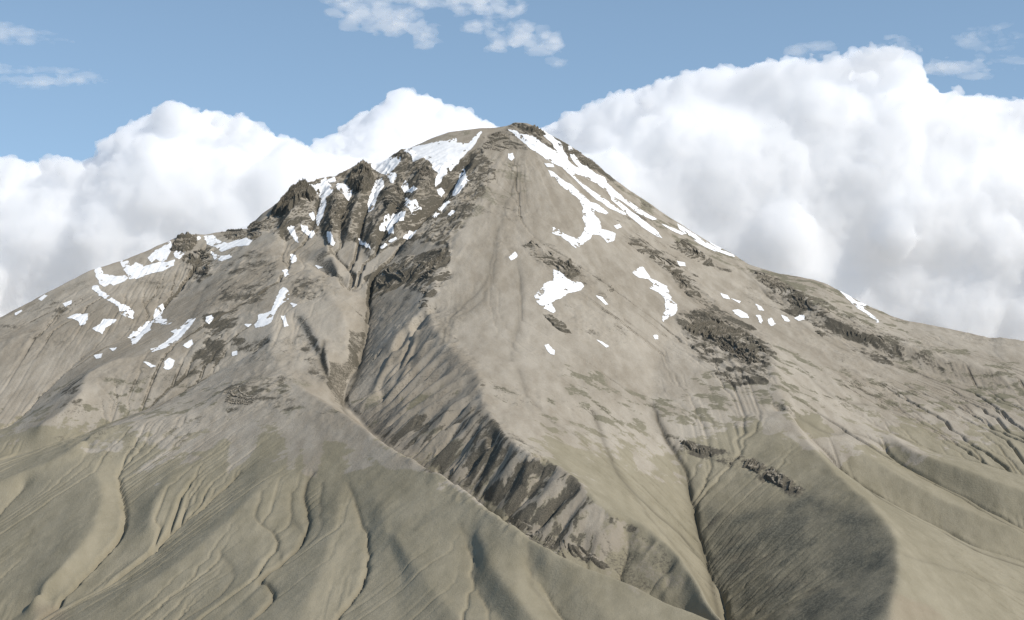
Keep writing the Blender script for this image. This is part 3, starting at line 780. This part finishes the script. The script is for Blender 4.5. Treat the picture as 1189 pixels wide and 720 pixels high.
def outline(poly, tile=(0, 0, 1), n=5):
    P = np.array(poly, float)/tile[2] + np.array(tile[:2])
    Q = np.vstack([P[k] + (P[(k+1) % len(P)]-P[k])*np.linspace(0, 1, n, endpoint=False)[:, None] for k in range(len(P))])
    return raycast(Q[:, 0], Q[:, 1])

def patch_mesh(name, P, step, zfun, rag=6.0, seed=0, grow=0.0):
    """a sheet over the plan outline P; its edge is frayed; zfun(x, y, edge distance) gives the height"""
    x0, y0 = P.min(0)-rag-step-grow*2; x1, y1 = P.max(0)+rag+step+grow*2
    gx, gy = np.meshgrid(np.arange(x0, x1, step), np.arange(y0, y1, step))
    ux = gx + rag*fbm(gx, gy, 44, 4, 300+seed, gain=0.55); uy = gy + rag*2.0*fbm(gx, gy, 44, 4, 400+seed, gain=0.55)
    ins = inside(P, ux, uy)
    if grow > 0: ins |= edge_dist(P, ux, uy) < grow*(0.4 + 1.2*(0.5 + 0.5*fbm(gx, gy, 26, 3, 450+seed)))
    if grow > 0 and np.ptp(P, axis=0).max() > 260: ins &= ~((fbm(gx, gy*0.6, 34, 4, 470+seed, gain=0.65) > 0.40) & (edge_dist(P, ux, uy) < 30))
    q = ins[:-1, :-1] & ins[:-1, 1:] & ins[1:, 1:] & ins[1:, :-1]
    if q.sum() < 4:
        return None
    if np.ptp(P, axis=0).max() < 260:        # a small patch stays in one piece
        lab = np.where(q, np.arange(q.size).reshape(q.shape), -1)
        for _ in range(400):
            p_ = np.pad(lab, 1, constant_values=-1)
            nl = np.where(q, np.max([p_[a:a+q.shape[0], b:b+q.shape[1]] for a, b in ((1, 1), (0, 1), (2, 1), (1, 0), (1, 2))], axis=0), -1)
            if np.array_equal(nl, lab): break
            lab = nl
        v_, c_ = np.unique(lab[q], return_counts=True)
        q &= lab == v_[np.argmax(c_)]
    i = np.arange(gx.size).reshape(gx.shape)
    Q = np.stack([i[:-1, :-1][q], i[:-1, 1:][q], i[1:, 1:][q], i[1:, :-1][q]], -1)
    used, inv = np.unique(Q, return_inverse=True)
    Q = inv.reshape(Q.shape)
    X = gx.ravel()[used]; Y = gy.ravel()[used]
    Z = zfun(X, Y, edge_dist(P, ux.ravel()[used], uy.ravel()[used]))
    me = bpy.data.meshes.new(name)
    me.vertices.add(len(X)); me.vertices.foreach_set('co', np.stack([X, Y, Z], -1).ravel().astype(np.float32))
    me.loops.add(Q.size); me.loops.foreach_set('vertex_index', Q.ravel().astype(np.int32))
    me.polygons.add(len(Q)); me.polygons.foreach_set('loop_start', np.arange(0, Q.size, 4, dtype=np.int32))
    me.polygons.foreach_set('use_smooth', np.ones(len(Q), bool))
    me.update(calc_edges=True)
    return me

# ------------------------------------------------------------------ rock outcrops and cliffs
I1 = (0, 0, 1)
ROCKS = [
 # name, label, outline in photograph pixels, height of the crags (m), foot of the taper (m)
 ('rock_pinnacle', 'pointed brown rock pinnacle standing on the left skyline', [(194,292),(203,274),(212,263),(219,261),(230,270),(234,280),(226,290),(212,296)], 26, 30),
 ('rock_outcrop', 'dark broken crag on the slope just below the left pinnacle', [(208,300),(222,291),(238,288),(246,296),(247,312),(240,326),(228,320),(214,310)], 30, 30),
 ('rock_band', 'low brown rock band between two snow bands right of the pinnacle', [(250,269),(262,264),(280,265),(292,271),(280,280),(262,279)], 22, 24),
 ('rock_outcrop', 'brown crag on the crest where the left bowl meets the spur', [(284,266),(298,254),(308,258),(306,272),(294,282),(284,278)], 24, 26),
 ('rock_ridge', 'jagged dark rock ridge on the skyline left of the forked couloir', [(308,250),(326,233),(344,212),(352,206),(362,214),(371,226),(366,240),(352,232),(338,246),(324,254)], 42, 40),
 ('rock_outcrop', 'dark crag between the forked couloir and the triangular snow patch', [(378,240),(388,222),(398,230),(408,246),(404,268),(396,262),(386,274),(378,258)], 34, 32),
 ('rock_tower', 'dark rock tower on the skyline left of the snow saddle', [(398,214),(408,199),(421,185),(432,196),(440,212),(430,226),(410,226)], 42, 34),
 ('rock_outcrop', 'rugged crag below the snow saddle in the summit basin', [(440,228),(450,216),(464,214),(476,230),(472,248),(456,248),(444,244)], 34, 32),
 ('rock_outcrop', 'small dark rock cap at the lower end of the big snowfield', [(452,183),(462,176),(476,176),(478,186),(468,196),(462,188)], 22, 22),
 ('rock_outcrop', 'broad dark crag under the big snowfield', [(478,186),(494,190),(508,202),(504,222),(490,222),(480,204)], 34, 34),
 ('rock_outcrop', 'low dark crag on the basin floor beside the three armed snow patch', [(478,240),(490,234),(492,252),(482,262),(474,254)], 24, 24),
 ('rock_outcrop', 'rounded brown rocks on the crest between the dome and the summit', [(556,172),(566,156),(580,152),(592,158),(596,172),(582,178),(566,176)], 20, 26),
 ('summit_rock', 'craggy crown of rock on the summit itself', [(596,150),(600,142),(612,141),(626,148),(638,158),(628,160),(612,152)], 20, 22),
 ('rock_rib', 'dark serrated rib along the upper right skyline below the summit', [(638,160),(652,162),(672,174),(694,192),(706,206),(692,200),(672,186),(650,172)], 24, 20),
 ('rock_band', 'dark rock band in the middle of the face above the wing shaped snow', [(604,284),(618,278),(634,288),(652,298),(676,308),(678,320),(664,326),(650,318),(630,306),(612,296)], 26, 26),
 ('rock_outcrop', 'dark slanted outcrop below the wing shaped snow patch', [(628,364),(640,366),(656,376),(666,388),(658,390),(642,380)], 18, 18),
 ('rock_outcrop', 'small dark boulder crag right of the wing shaped snow patch', [(702,334),(710,328),(716,338),(708,344)], 14, 14),
 ('rock_band', 'upper dark rock band stepping down right of the branching snow tongue', [(724,280),(738,272),(754,286),(768,298),(786,304),(796,318),(784,322),(764,306),(740,292)], 24, 22),
 ('rock_band', 'lower dark rock band leading to the big dark crag', [(776,314),(790,312),(800,328),(816,344),(812,352),(798,344),(782,328)], 26, 24),
 ('rock_rib', 'dark rock rib beneath the right skyline shoulder', [(776,282),(792,278),(812,290),(830,304),(834,312),(816,308),(792,296)], 24, 22),
 ('crag', 'big dark crag crowning the shaded ridge on the right', [(784,376),(800,360),(818,358),(834,370),(852,376),(872,386),(894,408),(884,424),(862,424),(840,410),(820,394),(800,388)], 36, 44),
 ('cliff_band', 'long dark cliff band just under the right skyline', [(872,314),(890,318),(920,332),(948,348),(966,362),(960,374),(938,364),(908,348),(884,330)], 24, 26),
 ('rock_outcrop', 'small dark outcrop on the scree left of the split cliff', [(940,372),(950,374),(960,388),(956,394),(944,384)], 18, 16),
 ('cliff_band', 'short split cliff below the slim barbed snow streak', [(970,380),(984,380),(1004,388),(1030,392),(1032,400),(1010,400),(984,392)], 24, 22),
 ('cliff_band', 'thin black cliff step across the top of the shaded face', [(782,508),(800,516),(830,522),(866,532),(886,538),(912,552),(932,566),(928,575),(900,564),(874,548),(838,534),(800,524)], 23, 10),
 ('cliff', 'dark fluted cliff at the head of the gorge', [(432,322),(458,306),(488,298),(516,286),(524,296),(510,312),(496,330),(470,328),(446,336),(434,340)], 34, 40),
 ('cliff', 'dark bluish cliff dropping into the floor of the gorge', [(582, 594), (600, 600), (640, 620), (690, 642), (720, 660), (700, 660), (650, 646), (610, 624), (588, 608)], 18, 14),
 ('rock_outcrop', 'dark rock edge on the far rim of the gorge', [(484,338),(496,330),(502,346),(496,366),(486,362)], 22, 22),
 ('rock_outcrop', 'grey rocky knob on the grassy left slope', [(256,470),(262,456),(276,446),(292,450),(300,464),(286,474),(270,474)], 11, 26),
]
def rock_zfun(amp, foot, seed, bias=0.55, peak=0.0):
    def zf(x, y, d):
        t = smoothstep(0, foot, d)
        u, v = fall_line(x, y, bil(gx0, x, y).mean(), bil(gy0, x, y).mean())
        u = u + 14*vnoise(u/70, v/70, 9) + 0.2*v*vnoise(u/300, v/300, 19)
        w_ = 0.0 if amp < 12 else 0.35 if name == 'rock_outcrop' else 0.6
        r1 = w_*fbm(u, v*0.24, 74, 5, 500+seed, gain=0.55, ridged=True) + (1-w_)*fbm(u, v*0.7, 60, 5, 700+seed, gain=0.6, ridged=True)
        r2 = fbm(u, v*0.5, 17, 2, 600+seed, ridged=True)
        return bil(HS, x, y) - 5.0 + t*amp*(1.9*r1 - bias + 0.22*r2 + peak*smoothstep(foot*0.3, foot*1.6, d))
    return zf
HS = blur(H, 3)
for k, (name, label, poly, amp, foot) in enumerate(ROCKS):
    P = outline(poly)
    m_ = patch_mesh(name, P, 3.6, rock_zfun(amp, foot, k, 0.25 if foot < 20 or 'knob' in label else 0.5, 0.9 if name in ('rock_tower', 'rock_pinnacle', 'rock_ridge', 'summit_rock') else 0.0), rag=9.0, seed=50+k)
    link(name, m_, MROCK, label=label, cat={'cliff_band': 'cliff', 'cliff': 'cliff'}.get(name, 'rock'), group='dark crags and cliffs of the volcano')

def snow_material():
    m, nt, b = new_mat('snow')
    tc = N(nt, 'ShaderNodeTexCoord')
    nz = N(nt, 'ShaderNodeTexNoise'); nz.inputs['Scale'].default_value = 0.03; nz.inputs['Detail'].default_value = 6
    nt.links.new(tc.outputs['Object'], nz.inputs['Vector'])
    rp = N(nt, 'ShaderNodeValToRGB')
    rp.color_ramp.elements[0].position = 0.3; rp.color_ramp.elements[0].color = (0.80, 0.785, 0.755, 1)
    rp.color_ramp.elements[1].position = 0.5; rp.color_ramp.elements[1].color = (0.93, 0.915, 0.885, 1)
    nt.links.new(nz.outputs['Fac'], rp.inputs['Fac']); nt.links.new(rp.outputs['Color'], b.inputs['Base Color'])
    bp = N(nt, 'ShaderNodeBump'); bp.inputs['Strength'].default_value = 0.3; bp.inputs['Distance'].default_value = 2.0
    nt.links.new(nz.outputs['Fac'], bp.inputs['Height']); nt.links.new(bp.outputs['Normal'], b.inputs['Normal'])
    b.inputs['Roughness'].default_value = 0.7
    return m
MSNOW = snow_material()
HS = blur(H, 3)
def snow_z(x, y, d):
    return np.maximum(bil(H, x, y) + 1.6, bil(HS, x, y) + 1.2) + 1.4*smoothstep(0, 20, d)
for k, (tile, label, poly) in enumerate(SNOW):
    P = outline(poly, tile)
    ext = np.ptp(P, axis=0).max()
    m_ = patch_mesh('snow_patch', P, 2.4 if ext < 400 else 3.6, snow_z, rag=min(8.0, ext*0.05), seed=k, grow=6.0)
    if m_ is None:
        print('snow patch too small:', label); continue
    link('snow_patch', m_, MSNOW, label=label, cat='snow', group='snow patches on the volcano')
# ------------------------------------------------------------------ clouds
import openvdb as vdb
YC = 19000.0
def n3(p, wl, seed):
    """cheap 3-D value noise built from 2-D slices"""
    q = p/wl
    k = np.floor(q[:, 2]).astype(int); f = q[:, 2]-k; f = f*f*(3-2*f)
    a = vnoise(q[:, 0] + 37.7*k, q[:, 1] - 21.3*k, seed); b = vnoise(q[:, 0] + 37.7*(k+1), q[:, 1] - 21.3*(k+1), seed)
    return a*(1-f) + b*f

def cloud_mesh(name, top, base, depth, seed, vox=22.0, yc=YC):
    """a heap of billows filling the outline: top = [(px, py)...] left to right, base = py of the flat foot"""
    r = np.random.default_rng(seed)
    k = yc/F
    T = np.array(top, float) + np.array((0, 7.0)); tx = (T[:, 0]-CX)*k; tz = (CY-T[:, 1])*k
    zb = (CY-base)*k
    S = []
    x = tx[0]
    while x < tx[-1]:                                   # the big bodies
        zt = np.interp(x, tx, tz)
        rad = max(150, min(0.5*(zt-zb), depth*0.5)*r.uniform(0.7, 1.0))
        z = zt - rad*1.03
        lvl = 0
        while z > zb - rad*0.4:
            S.append((x + r.uniform(-.2, .2)*rad, rad*0.85 - depth*0.4 + r.uniform(-60, 60), z, rad)); z -= rad*r.uniform(.6, .9)
        x += rad*r.uniform(0.35, 0.55)
    for rad, nn in ((230, 2.2), (130, 3.0), (75, 3.0)):  # heads along the crest line
        x = tx[0]
        while x < tx[-1]:
            zt = np.interp(x, tx, tz)
            S.append((x, rad - depth*0.4 + r.uniform(0, .3)*depth, zt - rad*r.uniform(0.9, 1.25), rad*r.uniform(.8, 1.1)))
            x += rad*r.uniform(.5, 1.1)*2/nn
    par = [s for s in S if s[3] > 120]
    gen = par
    for g, (lo, hi, num) in enumerate(((.32, .5, 7), (.3, .5, 4))):
        kids = []
        for (cx, cy, cz, rad) in gen:
            for _ in range(num):
                v = r.normal(size=3); v[1] = -abs(v[1])*0.3; v[2] = v[2]*0.8 + 0.25; v /= np.linalg.norm(v)
                rr = rad*r.uniform(lo, hi)
                c = np.array((cx, cy, cz)) + v*(rad - rr*0.35)
                zt = np.interp(c[0], tx, tz)
                if c[2] + rr > zt + 0.1*rr: c[2] = zt - rr*1.0
                if (c[2]-zb)/(zt-zb+1) < 0.4 and r.uniform() < 0.4: continue
                if rr > vox*1.3: kids.append((*c, rr))
        S += kids; gen = kids
    S = np.array(S)
    lo = np.array([tx[0]-500, S[:, 1].min()-S[:, 3].max(), zb-60]); hi = np.array([tx[-1]+500, S[:, 1].max()+S[:, 3].max(), tz.max()+200])
    n = np.ceil((hi-lo)/vox).astype(int)
    BAND = 6
    f = np.full(n, BAND*vox, np.float32)
    for cx, cy, cz, rad in S:
        a = np.maximum(((np.array((cx, cy, cz))-rad-BAND*vox-lo)/vox).astype(int), 0); b = np.minimum(((np.array((cx, cy, cz))+rad+BAND*vox-lo)/vox).astype(int)+2, n)
        if np.any(a >= b): continue
        gx = (np.arange(a[0], b[0])*vox+lo[0]-cx)[:, None, None]; gy = (np.arange(a[1], b[1])*vox+lo[1]-cy)[None, :, None]; gz = (np.arange(a[2], b[2])*vox+lo[2]-cz)[None, None]
        d = np.sqrt(gx*gx+gy*gy+gz*gz)-rad
        w = f[a[0]:b[0], a[1]:b[1], a[2]:b[2]]
        h = np.maximum(1.2*vox - np.abs(w-d), 0)/(1.2*vox)
        f[a[0]:b[0], a[1]:b[1], a[2]:b[2]] = np.clip(np.minimum(w, d) - h*h*0.3*vox, -BAND*vox, BAND*vox)
    # billowy noise on the skin
    idx = np.argwhere(np.abs(f) < BAND*vox*0.98)
    p = idx*vox + lo
    hf = (p[:, 2]-zb)/(np.interp(p[:, 0], tx, tz)-zb+1)
    a_ = np.zeros(len(p))
    for wl, am in ((700, 50), (380, 36), (190, 34), (95, 30), (52, 18)):
        a_ += am*(2*np.abs(n3(p, wl, seed+int(wl))) - 0.55)*(0.75 + 0.25*smoothstep(0.45, 0.85, hf))
    f[idx[:, 0], idx[:, 1], idx[:, 2]] -= a_
    # cut the foot flat
    zz = (np.arange(n[2])*vox+lo[2])[None, None]
    f = np.maximum(f, (zb - zz)).astype(np.float32)
    f[0] = f[-1] = BAND*vox; f[:, 0] = f[:, -1] = BAND*vox; f[:, :, 0] = f[:, :, -1] = BAND*vox
    g = vdb.FloatGrid(BAND*vox); g.copyFromArray(f)
    P, Q = g.convertToQuads(isovalue=0.0)
    P = np.asarray(P, float)*vox + lo
    Q = np.asarray(Q)
    # keep the outer skin only (no pockets inside)
    lab = np.arange(len(P))
    E = np.concatenate([Q[:, [0, 1]], Q[:, [1, 2]], Q[:, [2, 3]], Q[:, [3, 0]]])
    while True:
        m = np.minimum(lab[E[:, 0]], lab[E[:, 1]])
        new = lab.copy(); np.minimum.at(new, E[:, 0], m); np.minimum.at(new, E[:, 1], m)
        new = np.minimum(new, new[new]); new = new[new]
        if np.array_equal(new, lab): break
        lab = new
    big = np.argmax(np.bincount(lab))
    Q = Q[lab[Q[:, 0]] == big]
    used, inv = np.unique(Q, return_inverse=True); Q = inv.reshape(Q.shape); P = P[used]
    # crinkle
    def normals(P):
        nv = np.zeros_like(P)
        e = np.cross(P[Q[:, 2]]-P[Q[:, 0]], P[Q[:, 3]]-P[Q[:, 1]])
        for i in range(4): 
            for c in range(3): nv[:, c] += np.bincount(Q[:, i], e[:, c], len(P))
        return nv/(np.linalg.norm(nv, axis=1)[:, None]+1e-9)
    nv = normals(P)
    s = np.sign(((P - P.mean(0))*nv).sum(1).mean())
    P[:, 1] += yc
    me = bpy.data.meshes.new(name)
    me.vertices.add(len(P)); me.vertices.foreach_set('co', P.ravel().astype(np.float32))
    if s > 0: pass
    q = (Q if s > 0 else Q[:, ::-1]).ravel().astype(np.int32)
    me.loops.add(len(q)); me.loops.foreach_set('vertex_index', q)
    me.polygons.add(len(Q)); me.polygons.foreach_set('loop_start', np.arange(0, len(q), 4, dtype=np.int32))
    me.polygons.foreach_set('use_smooth', np.ones(len(Q), bool))
    me.update(calc_edges=True)
    return me

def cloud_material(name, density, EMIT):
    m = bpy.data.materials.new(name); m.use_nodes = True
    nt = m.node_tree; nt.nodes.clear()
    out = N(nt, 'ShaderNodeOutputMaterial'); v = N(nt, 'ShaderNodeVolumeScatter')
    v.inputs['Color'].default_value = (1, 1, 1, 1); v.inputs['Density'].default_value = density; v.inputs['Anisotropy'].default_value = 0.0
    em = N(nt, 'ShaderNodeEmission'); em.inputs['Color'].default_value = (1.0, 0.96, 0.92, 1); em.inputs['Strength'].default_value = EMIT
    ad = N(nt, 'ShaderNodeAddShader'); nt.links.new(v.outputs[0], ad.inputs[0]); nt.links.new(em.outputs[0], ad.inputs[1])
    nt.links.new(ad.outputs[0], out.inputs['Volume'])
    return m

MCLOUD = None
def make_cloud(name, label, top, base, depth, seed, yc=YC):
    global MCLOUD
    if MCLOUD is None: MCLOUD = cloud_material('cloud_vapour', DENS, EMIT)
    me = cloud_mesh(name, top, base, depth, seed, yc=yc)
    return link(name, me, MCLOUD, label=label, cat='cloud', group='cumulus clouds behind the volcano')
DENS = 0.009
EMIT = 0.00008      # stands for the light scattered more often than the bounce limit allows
CLOUDS = [
 ('cumulus_cloud', 'broad white cumulus bank behind the left shoulder, peaked above the rocky ridge',
  [(-260, 215), (-120, 180), (0, 186), (50, 188), (90, 184), (130, 190), (149, 188), (155, 166), (180, 141), (200, 128), (212, 123), (225, 131), (250, 134), (280, 136), (310, 149), (345, 164), (375, 172), (410, 190), (450, 220), (480, 260)], 430, 2400, 3),
 ('cumulus_cloud', 'white cumulus tower rising just left of the summit',
  [(330, 190), (360, 172), (400, 156), (435, 150), (442, 131), (460, 111), (474, 105), (500, 119), (530, 129), (556, 144), (590, 165), (620, 190)], 430, 1800, 5, 20500.0),
 ('cumulus_cloud', 'huge white cumulus bank with a grey underside behind the right flank of the volcano',
  [(560, 190), (610, 165), (640, 150), (680, 129), (700, 117), (740, 109), (770, 99), (800, 91), (830, 83), (860, 89), (900, 76), (930, 79), (960, 69), (985, 61), (1000, 65), (1030, 73), (1040, 98), (1080, 106), (1100, 115), (1150, 122), (1189, 118), (1260, 130), (1380, 150), (1500, 200)], 420, 3000, 9),
]
scene.cycles.volume_bounces = 60
scene.cycles.max_bounces = 64

def wisp_mesh(name, blobs, yc, seed, vox=18.0):
    k = yc/F
    S = np.array([((x-CX)*k, y, (CY-z)*k, rx*k, ry, rz*k) for x, y, z, rx, ry, rz in blobs])
    lo = S[:, :3].min(0) - S[:, 3:].max(0) - 3*vox; hi = S[:, :3].max(0) + S[:, 3:].max(0) + 3*vox
    n = np.ceil((hi-lo)/vox).astype(int)
    f = np.full(n, 3*vox, np.float32)
    for cx, cy, cz, rx, ry, rz in S:
        c = np.array((cx, cy, cz)); rr = np.array((rx, ry, rz))
        a = np.maximum(((c-rr-3*vox-lo)/vox).astype(int), 0); b = np.minimum(((c+rr+3*vox-lo)/vox).astype(int)+2, n)
        gx = (np.arange(a[0], b[0])*vox+lo[0]-cx)[:, None, None]; gy = (np.arange(a[1], b[1])*vox+lo[1]-cy)[None, :, None]; gz = (np.arange(a[2], b[2])*vox+lo[2]-cz)[None, None]
        d = (np.sqrt((gx/rx)**2+(gy/ry)**2+(gz/rz)**2)-1)*min(rx, ry, rz)
        w = f[a[0]:b[0], a[1]:b[1], a[2]:b[2]]
        w[...] = np.minimum(w, np.clip(d, -3*vox, 3*vox))
    idx = np.argwhere(np.abs(f) < 2.9*vox); p = idx*vox + lo
    a_ = np.zeros(len(p))
    for wl, am in ((420, 46), (180, 44), (85, 34), (42, 18)):
        a_ += am*(n3(p*np.array((0.7, 1, 1.3)), wl, seed+wl) - 0.12)
    f[idx[:, 0], idx[:, 1], idx[:, 2]] -= a_
    f[0] = f[-1] = 3*vox; f[:, 0] = f[:, -1] = 3*vox; f[:, :, 0] = f[:, :, -1] = 3*vox
    g = vdb.FloatGrid(3*vox); g.copyFromArray(f)
    P, Q = g.convertToQuads(isovalue=0.0)
    P = np.asarray(P, float)*vox + lo; P[:, 1] += yc
    Q = np.asarray(Q)
    vol = np.einsum('ij,ij->i', P[Q[:, 0]]-P.mean(0), np.cross(P[Q[:, 2]]-P[Q[:, 0]], P[Q[:, 3]]-P[Q[:, 1]])).sum()
    if vol < 0: Q = Q[:, ::-1]
    me = bpy.data.meshes.new(name)
    me.vertices.add(len(P)); me.vertices.foreach_set('co', P.ravel().astype(np.float32))
    me.loops.add(Q.size); me.loops.foreach_set('vertex_index', np.ascontiguousarray(Q).ravel().astype(np.int32))
    me.polygons.add(len(Q)); me.polygons.foreach_set('loop_start', np.arange(0, Q.size, 4, dtype=np.int32))
    me.update(calc_edges=True)
    return me

def scatter(x0, y0, x1, y1, n, rx, rz, seed, tilt=0.0, taper=False):
    r = np.random.default_rng(seed); out = []
    for _ in range(n):
        t = r.uniform(); s_ = r.normal()*0.4
        w = 1 - abs(2*t-1)*0.7 if taper else 1
        out.append((x0+(x1-x0)*t, r.uniform(-500, 500), y0+(y1-y0)*t + s_*rz*3.5*w, rx*r.uniform(.5, 1.3), r.uniform(150, 420), rz*r.uniform(.5, 1.2)*w))
    return out
WISPS = [
 ('thin ragged white cloud cut by the top edge of the view', scatter(372, 0, 560, -4, 70, 13, 5.5, 1) + scatter(400, 8, 500, 40, 46, 11, 5, 2) + scatter(395, 14, 470, 18, 20, 12, 5, 3), 0.0009),
 ('small ragged cloud high in the blue above the summit', scatter(548, 28, 652, 50, 48, 10, 4.5, 4) + scatter(560, 18, 612, 10, 26, 10, 5, 5) + scatter(575, 36, 620, 34, 20, 10, 5, 6), 0.0009),
 ('long flat lens shaped streak of cloud at the left edge, above the cumulus', scatter(-60, 86, 104, 90, 34, 22, 3.6, 7, taper=True), 0.0009),
 ('faint blurred streak of cloud in the upper left corner', scatter(-60, 30, 60, 48, 22, 20, 3.6, 8, taper=True), 0.0006),
 ('flat white streak of cloud at the right, above the right cumulus bank', scatter(1066, 74, 1178, 80, 30, 18, 3.6, 9, taper=True), 0.0009),
 ('small faint cloud puff left of the flat white streak', scatter(1024, 54, 1066, 56, 12, 9, 3.2, 10), 0.0009),
 ('faint cloud shred just above the highest head of the right cumulus', scatter(926, 56, 966, 60, 12, 9, 3.0, 11), 0.0006),
 ('faint cloud shreds in the upper right corner', scatter(1120, 42, 1180, 56, 34, 10, 3.0, 12), 0.0006),
]
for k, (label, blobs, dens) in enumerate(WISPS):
    link('wispy_cloud', wisp_mesh('wispy_cloud', blobs, 24000.0, 800+k), cloud_material('thin_cloud', dens, 0.22*dens), label=label, cat='cloud', group='thin high clouds')  # weak glow added so the thin clouds look white, not grey

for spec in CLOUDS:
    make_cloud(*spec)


# ------------------------------------------------------------------ haze in the air between the viewer and the volcano
def haze():
    me = bpy.data.meshes.new('haze')
    x, y0, y1, z0, z1 = 30000, -20000, 16000, Z_PLAIN - 50, 2600
    v = [(sx*x, y, z) for z in (z0, z1) for y in (y0, y1) for sx in (-1, 1)]
    me.from_pydata(v, [], [(0, 2, 3, 1), (4, 5, 7, 6), (0, 1, 5, 4), (2, 6, 7, 3), (0, 4, 6, 2), (1, 3, 7, 5)])
    m = bpy.data.materials.new('haze'); m.use_nodes = True
    nt = m.node_tree; nt.nodes.clear()
    out = N(nt, 'ShaderNodeOutputMaterial'); v = N(nt, 'ShaderNodeVolumeScatter')
    v.inputs['Color'].default_value = (0.95, 0.97, 1, 1); v.inputs['Density'].default_value = 7e-6; v.inputs['Anisotropy'].default_value = 0.3
    nt.links.new(v.outputs[0], out.inputs['Volume'])
    link('haze', me, m, kind='structure')

# ------------------------------------------------------------------ light, sky, camera
SUN_EL, SUN_AZ = math.radians(42), math.radians(-24)   # azimuth measured from +X (right) towards +Y (away)
d = (math.cos(SUN_EL)*math.cos(SUN_AZ), math.cos(SUN_EL)*math.sin(SUN_AZ), math.sin(SUN_EL))
from mathutils import Vector
sl = bpy.data.lights.new('sun', 'SUN'); sl.energy = 3.95; sl.angle = math.radians(0.53); sl.color = (1.0, 0.945, 0.868)
so = bpy.data.objects.new('sun', sl); COL.objects.link(so)
so.rotation_euler = Vector(d).to_track_quat('Z', 'Y').to_euler()

w = bpy.data.worlds.new('World'); scene.world = w; w.use_nodes = True
nt = w.node_tree
bg = nt.nodes['Background']
sky = N(nt, 'ShaderNodeTexSky', sky_type='NISHITA')
sky.sun_disc = False
sky.sun_elevation = SUN_EL
sky.sun_rotation = math.radians(90) - SUN_AZ
sky.altitude = 2500; sky.air_density = 1.0; sky.dust_density = 0.3; sky.ozone_density = 2.0
tcw = N(nt, 'ShaderNodeTexCoord')      # lift the sampled elevation: the air of the high plateau is clear down to the horizon
vm = N(nt, 'ShaderNodeVectorMath', operation='MULTIPLY_ADD'); vm.inputs[1].default_value = (1, 1, 0.8); vm.inputs[2].default_value = (0, 0, 0.135)
nrm = N(nt, 'ShaderNodeVectorMath', operation='NORMALIZE')
nt.links.new(tcw.outputs['Generated'], vm.inputs[0]); nt.links.new(vm.outputs[0], nrm.inputs[0]); nt.links.new(nrm.outputs[0], sky.inputs['Vector'])
hs = N(nt, 'ShaderNodeHueSaturation'); hs.inputs['Saturation'].default_value = 0.88; hs.inputs['Hue'].default_value = 0.488
nt.links.new(sky.outputs[0], hs.inputs['Color']); nt.links.new(hs.outputs['Color'], bg.inputs['Color'])
bg.inputs['Strength'].default_value = 0.15

cam = bpy.data.cameras.new('camera'); co = bpy.data.objects.new('camera', cam); COL.objects.link(co)
cam.sensor_width = 36; cam.lens = 36*F/1189.0
cam.clip_start = 1; cam.clip_end = 200000
co.location = (0, 0, 0); co.rotation_euler = (math.radians(90), 0, 0)
scene.camera = co

scene.view_settings.view_transform = 'Standard'
scene.view_settings.look = 'None'
scene.view_settings.exposure = 0
scene.cycles.use_denoising = True
scene.cycles.denoising_input_passes = 'RGB_ALBEDO_NORMAL'
scene.cycles.denoising_prefilter = 'NONE'
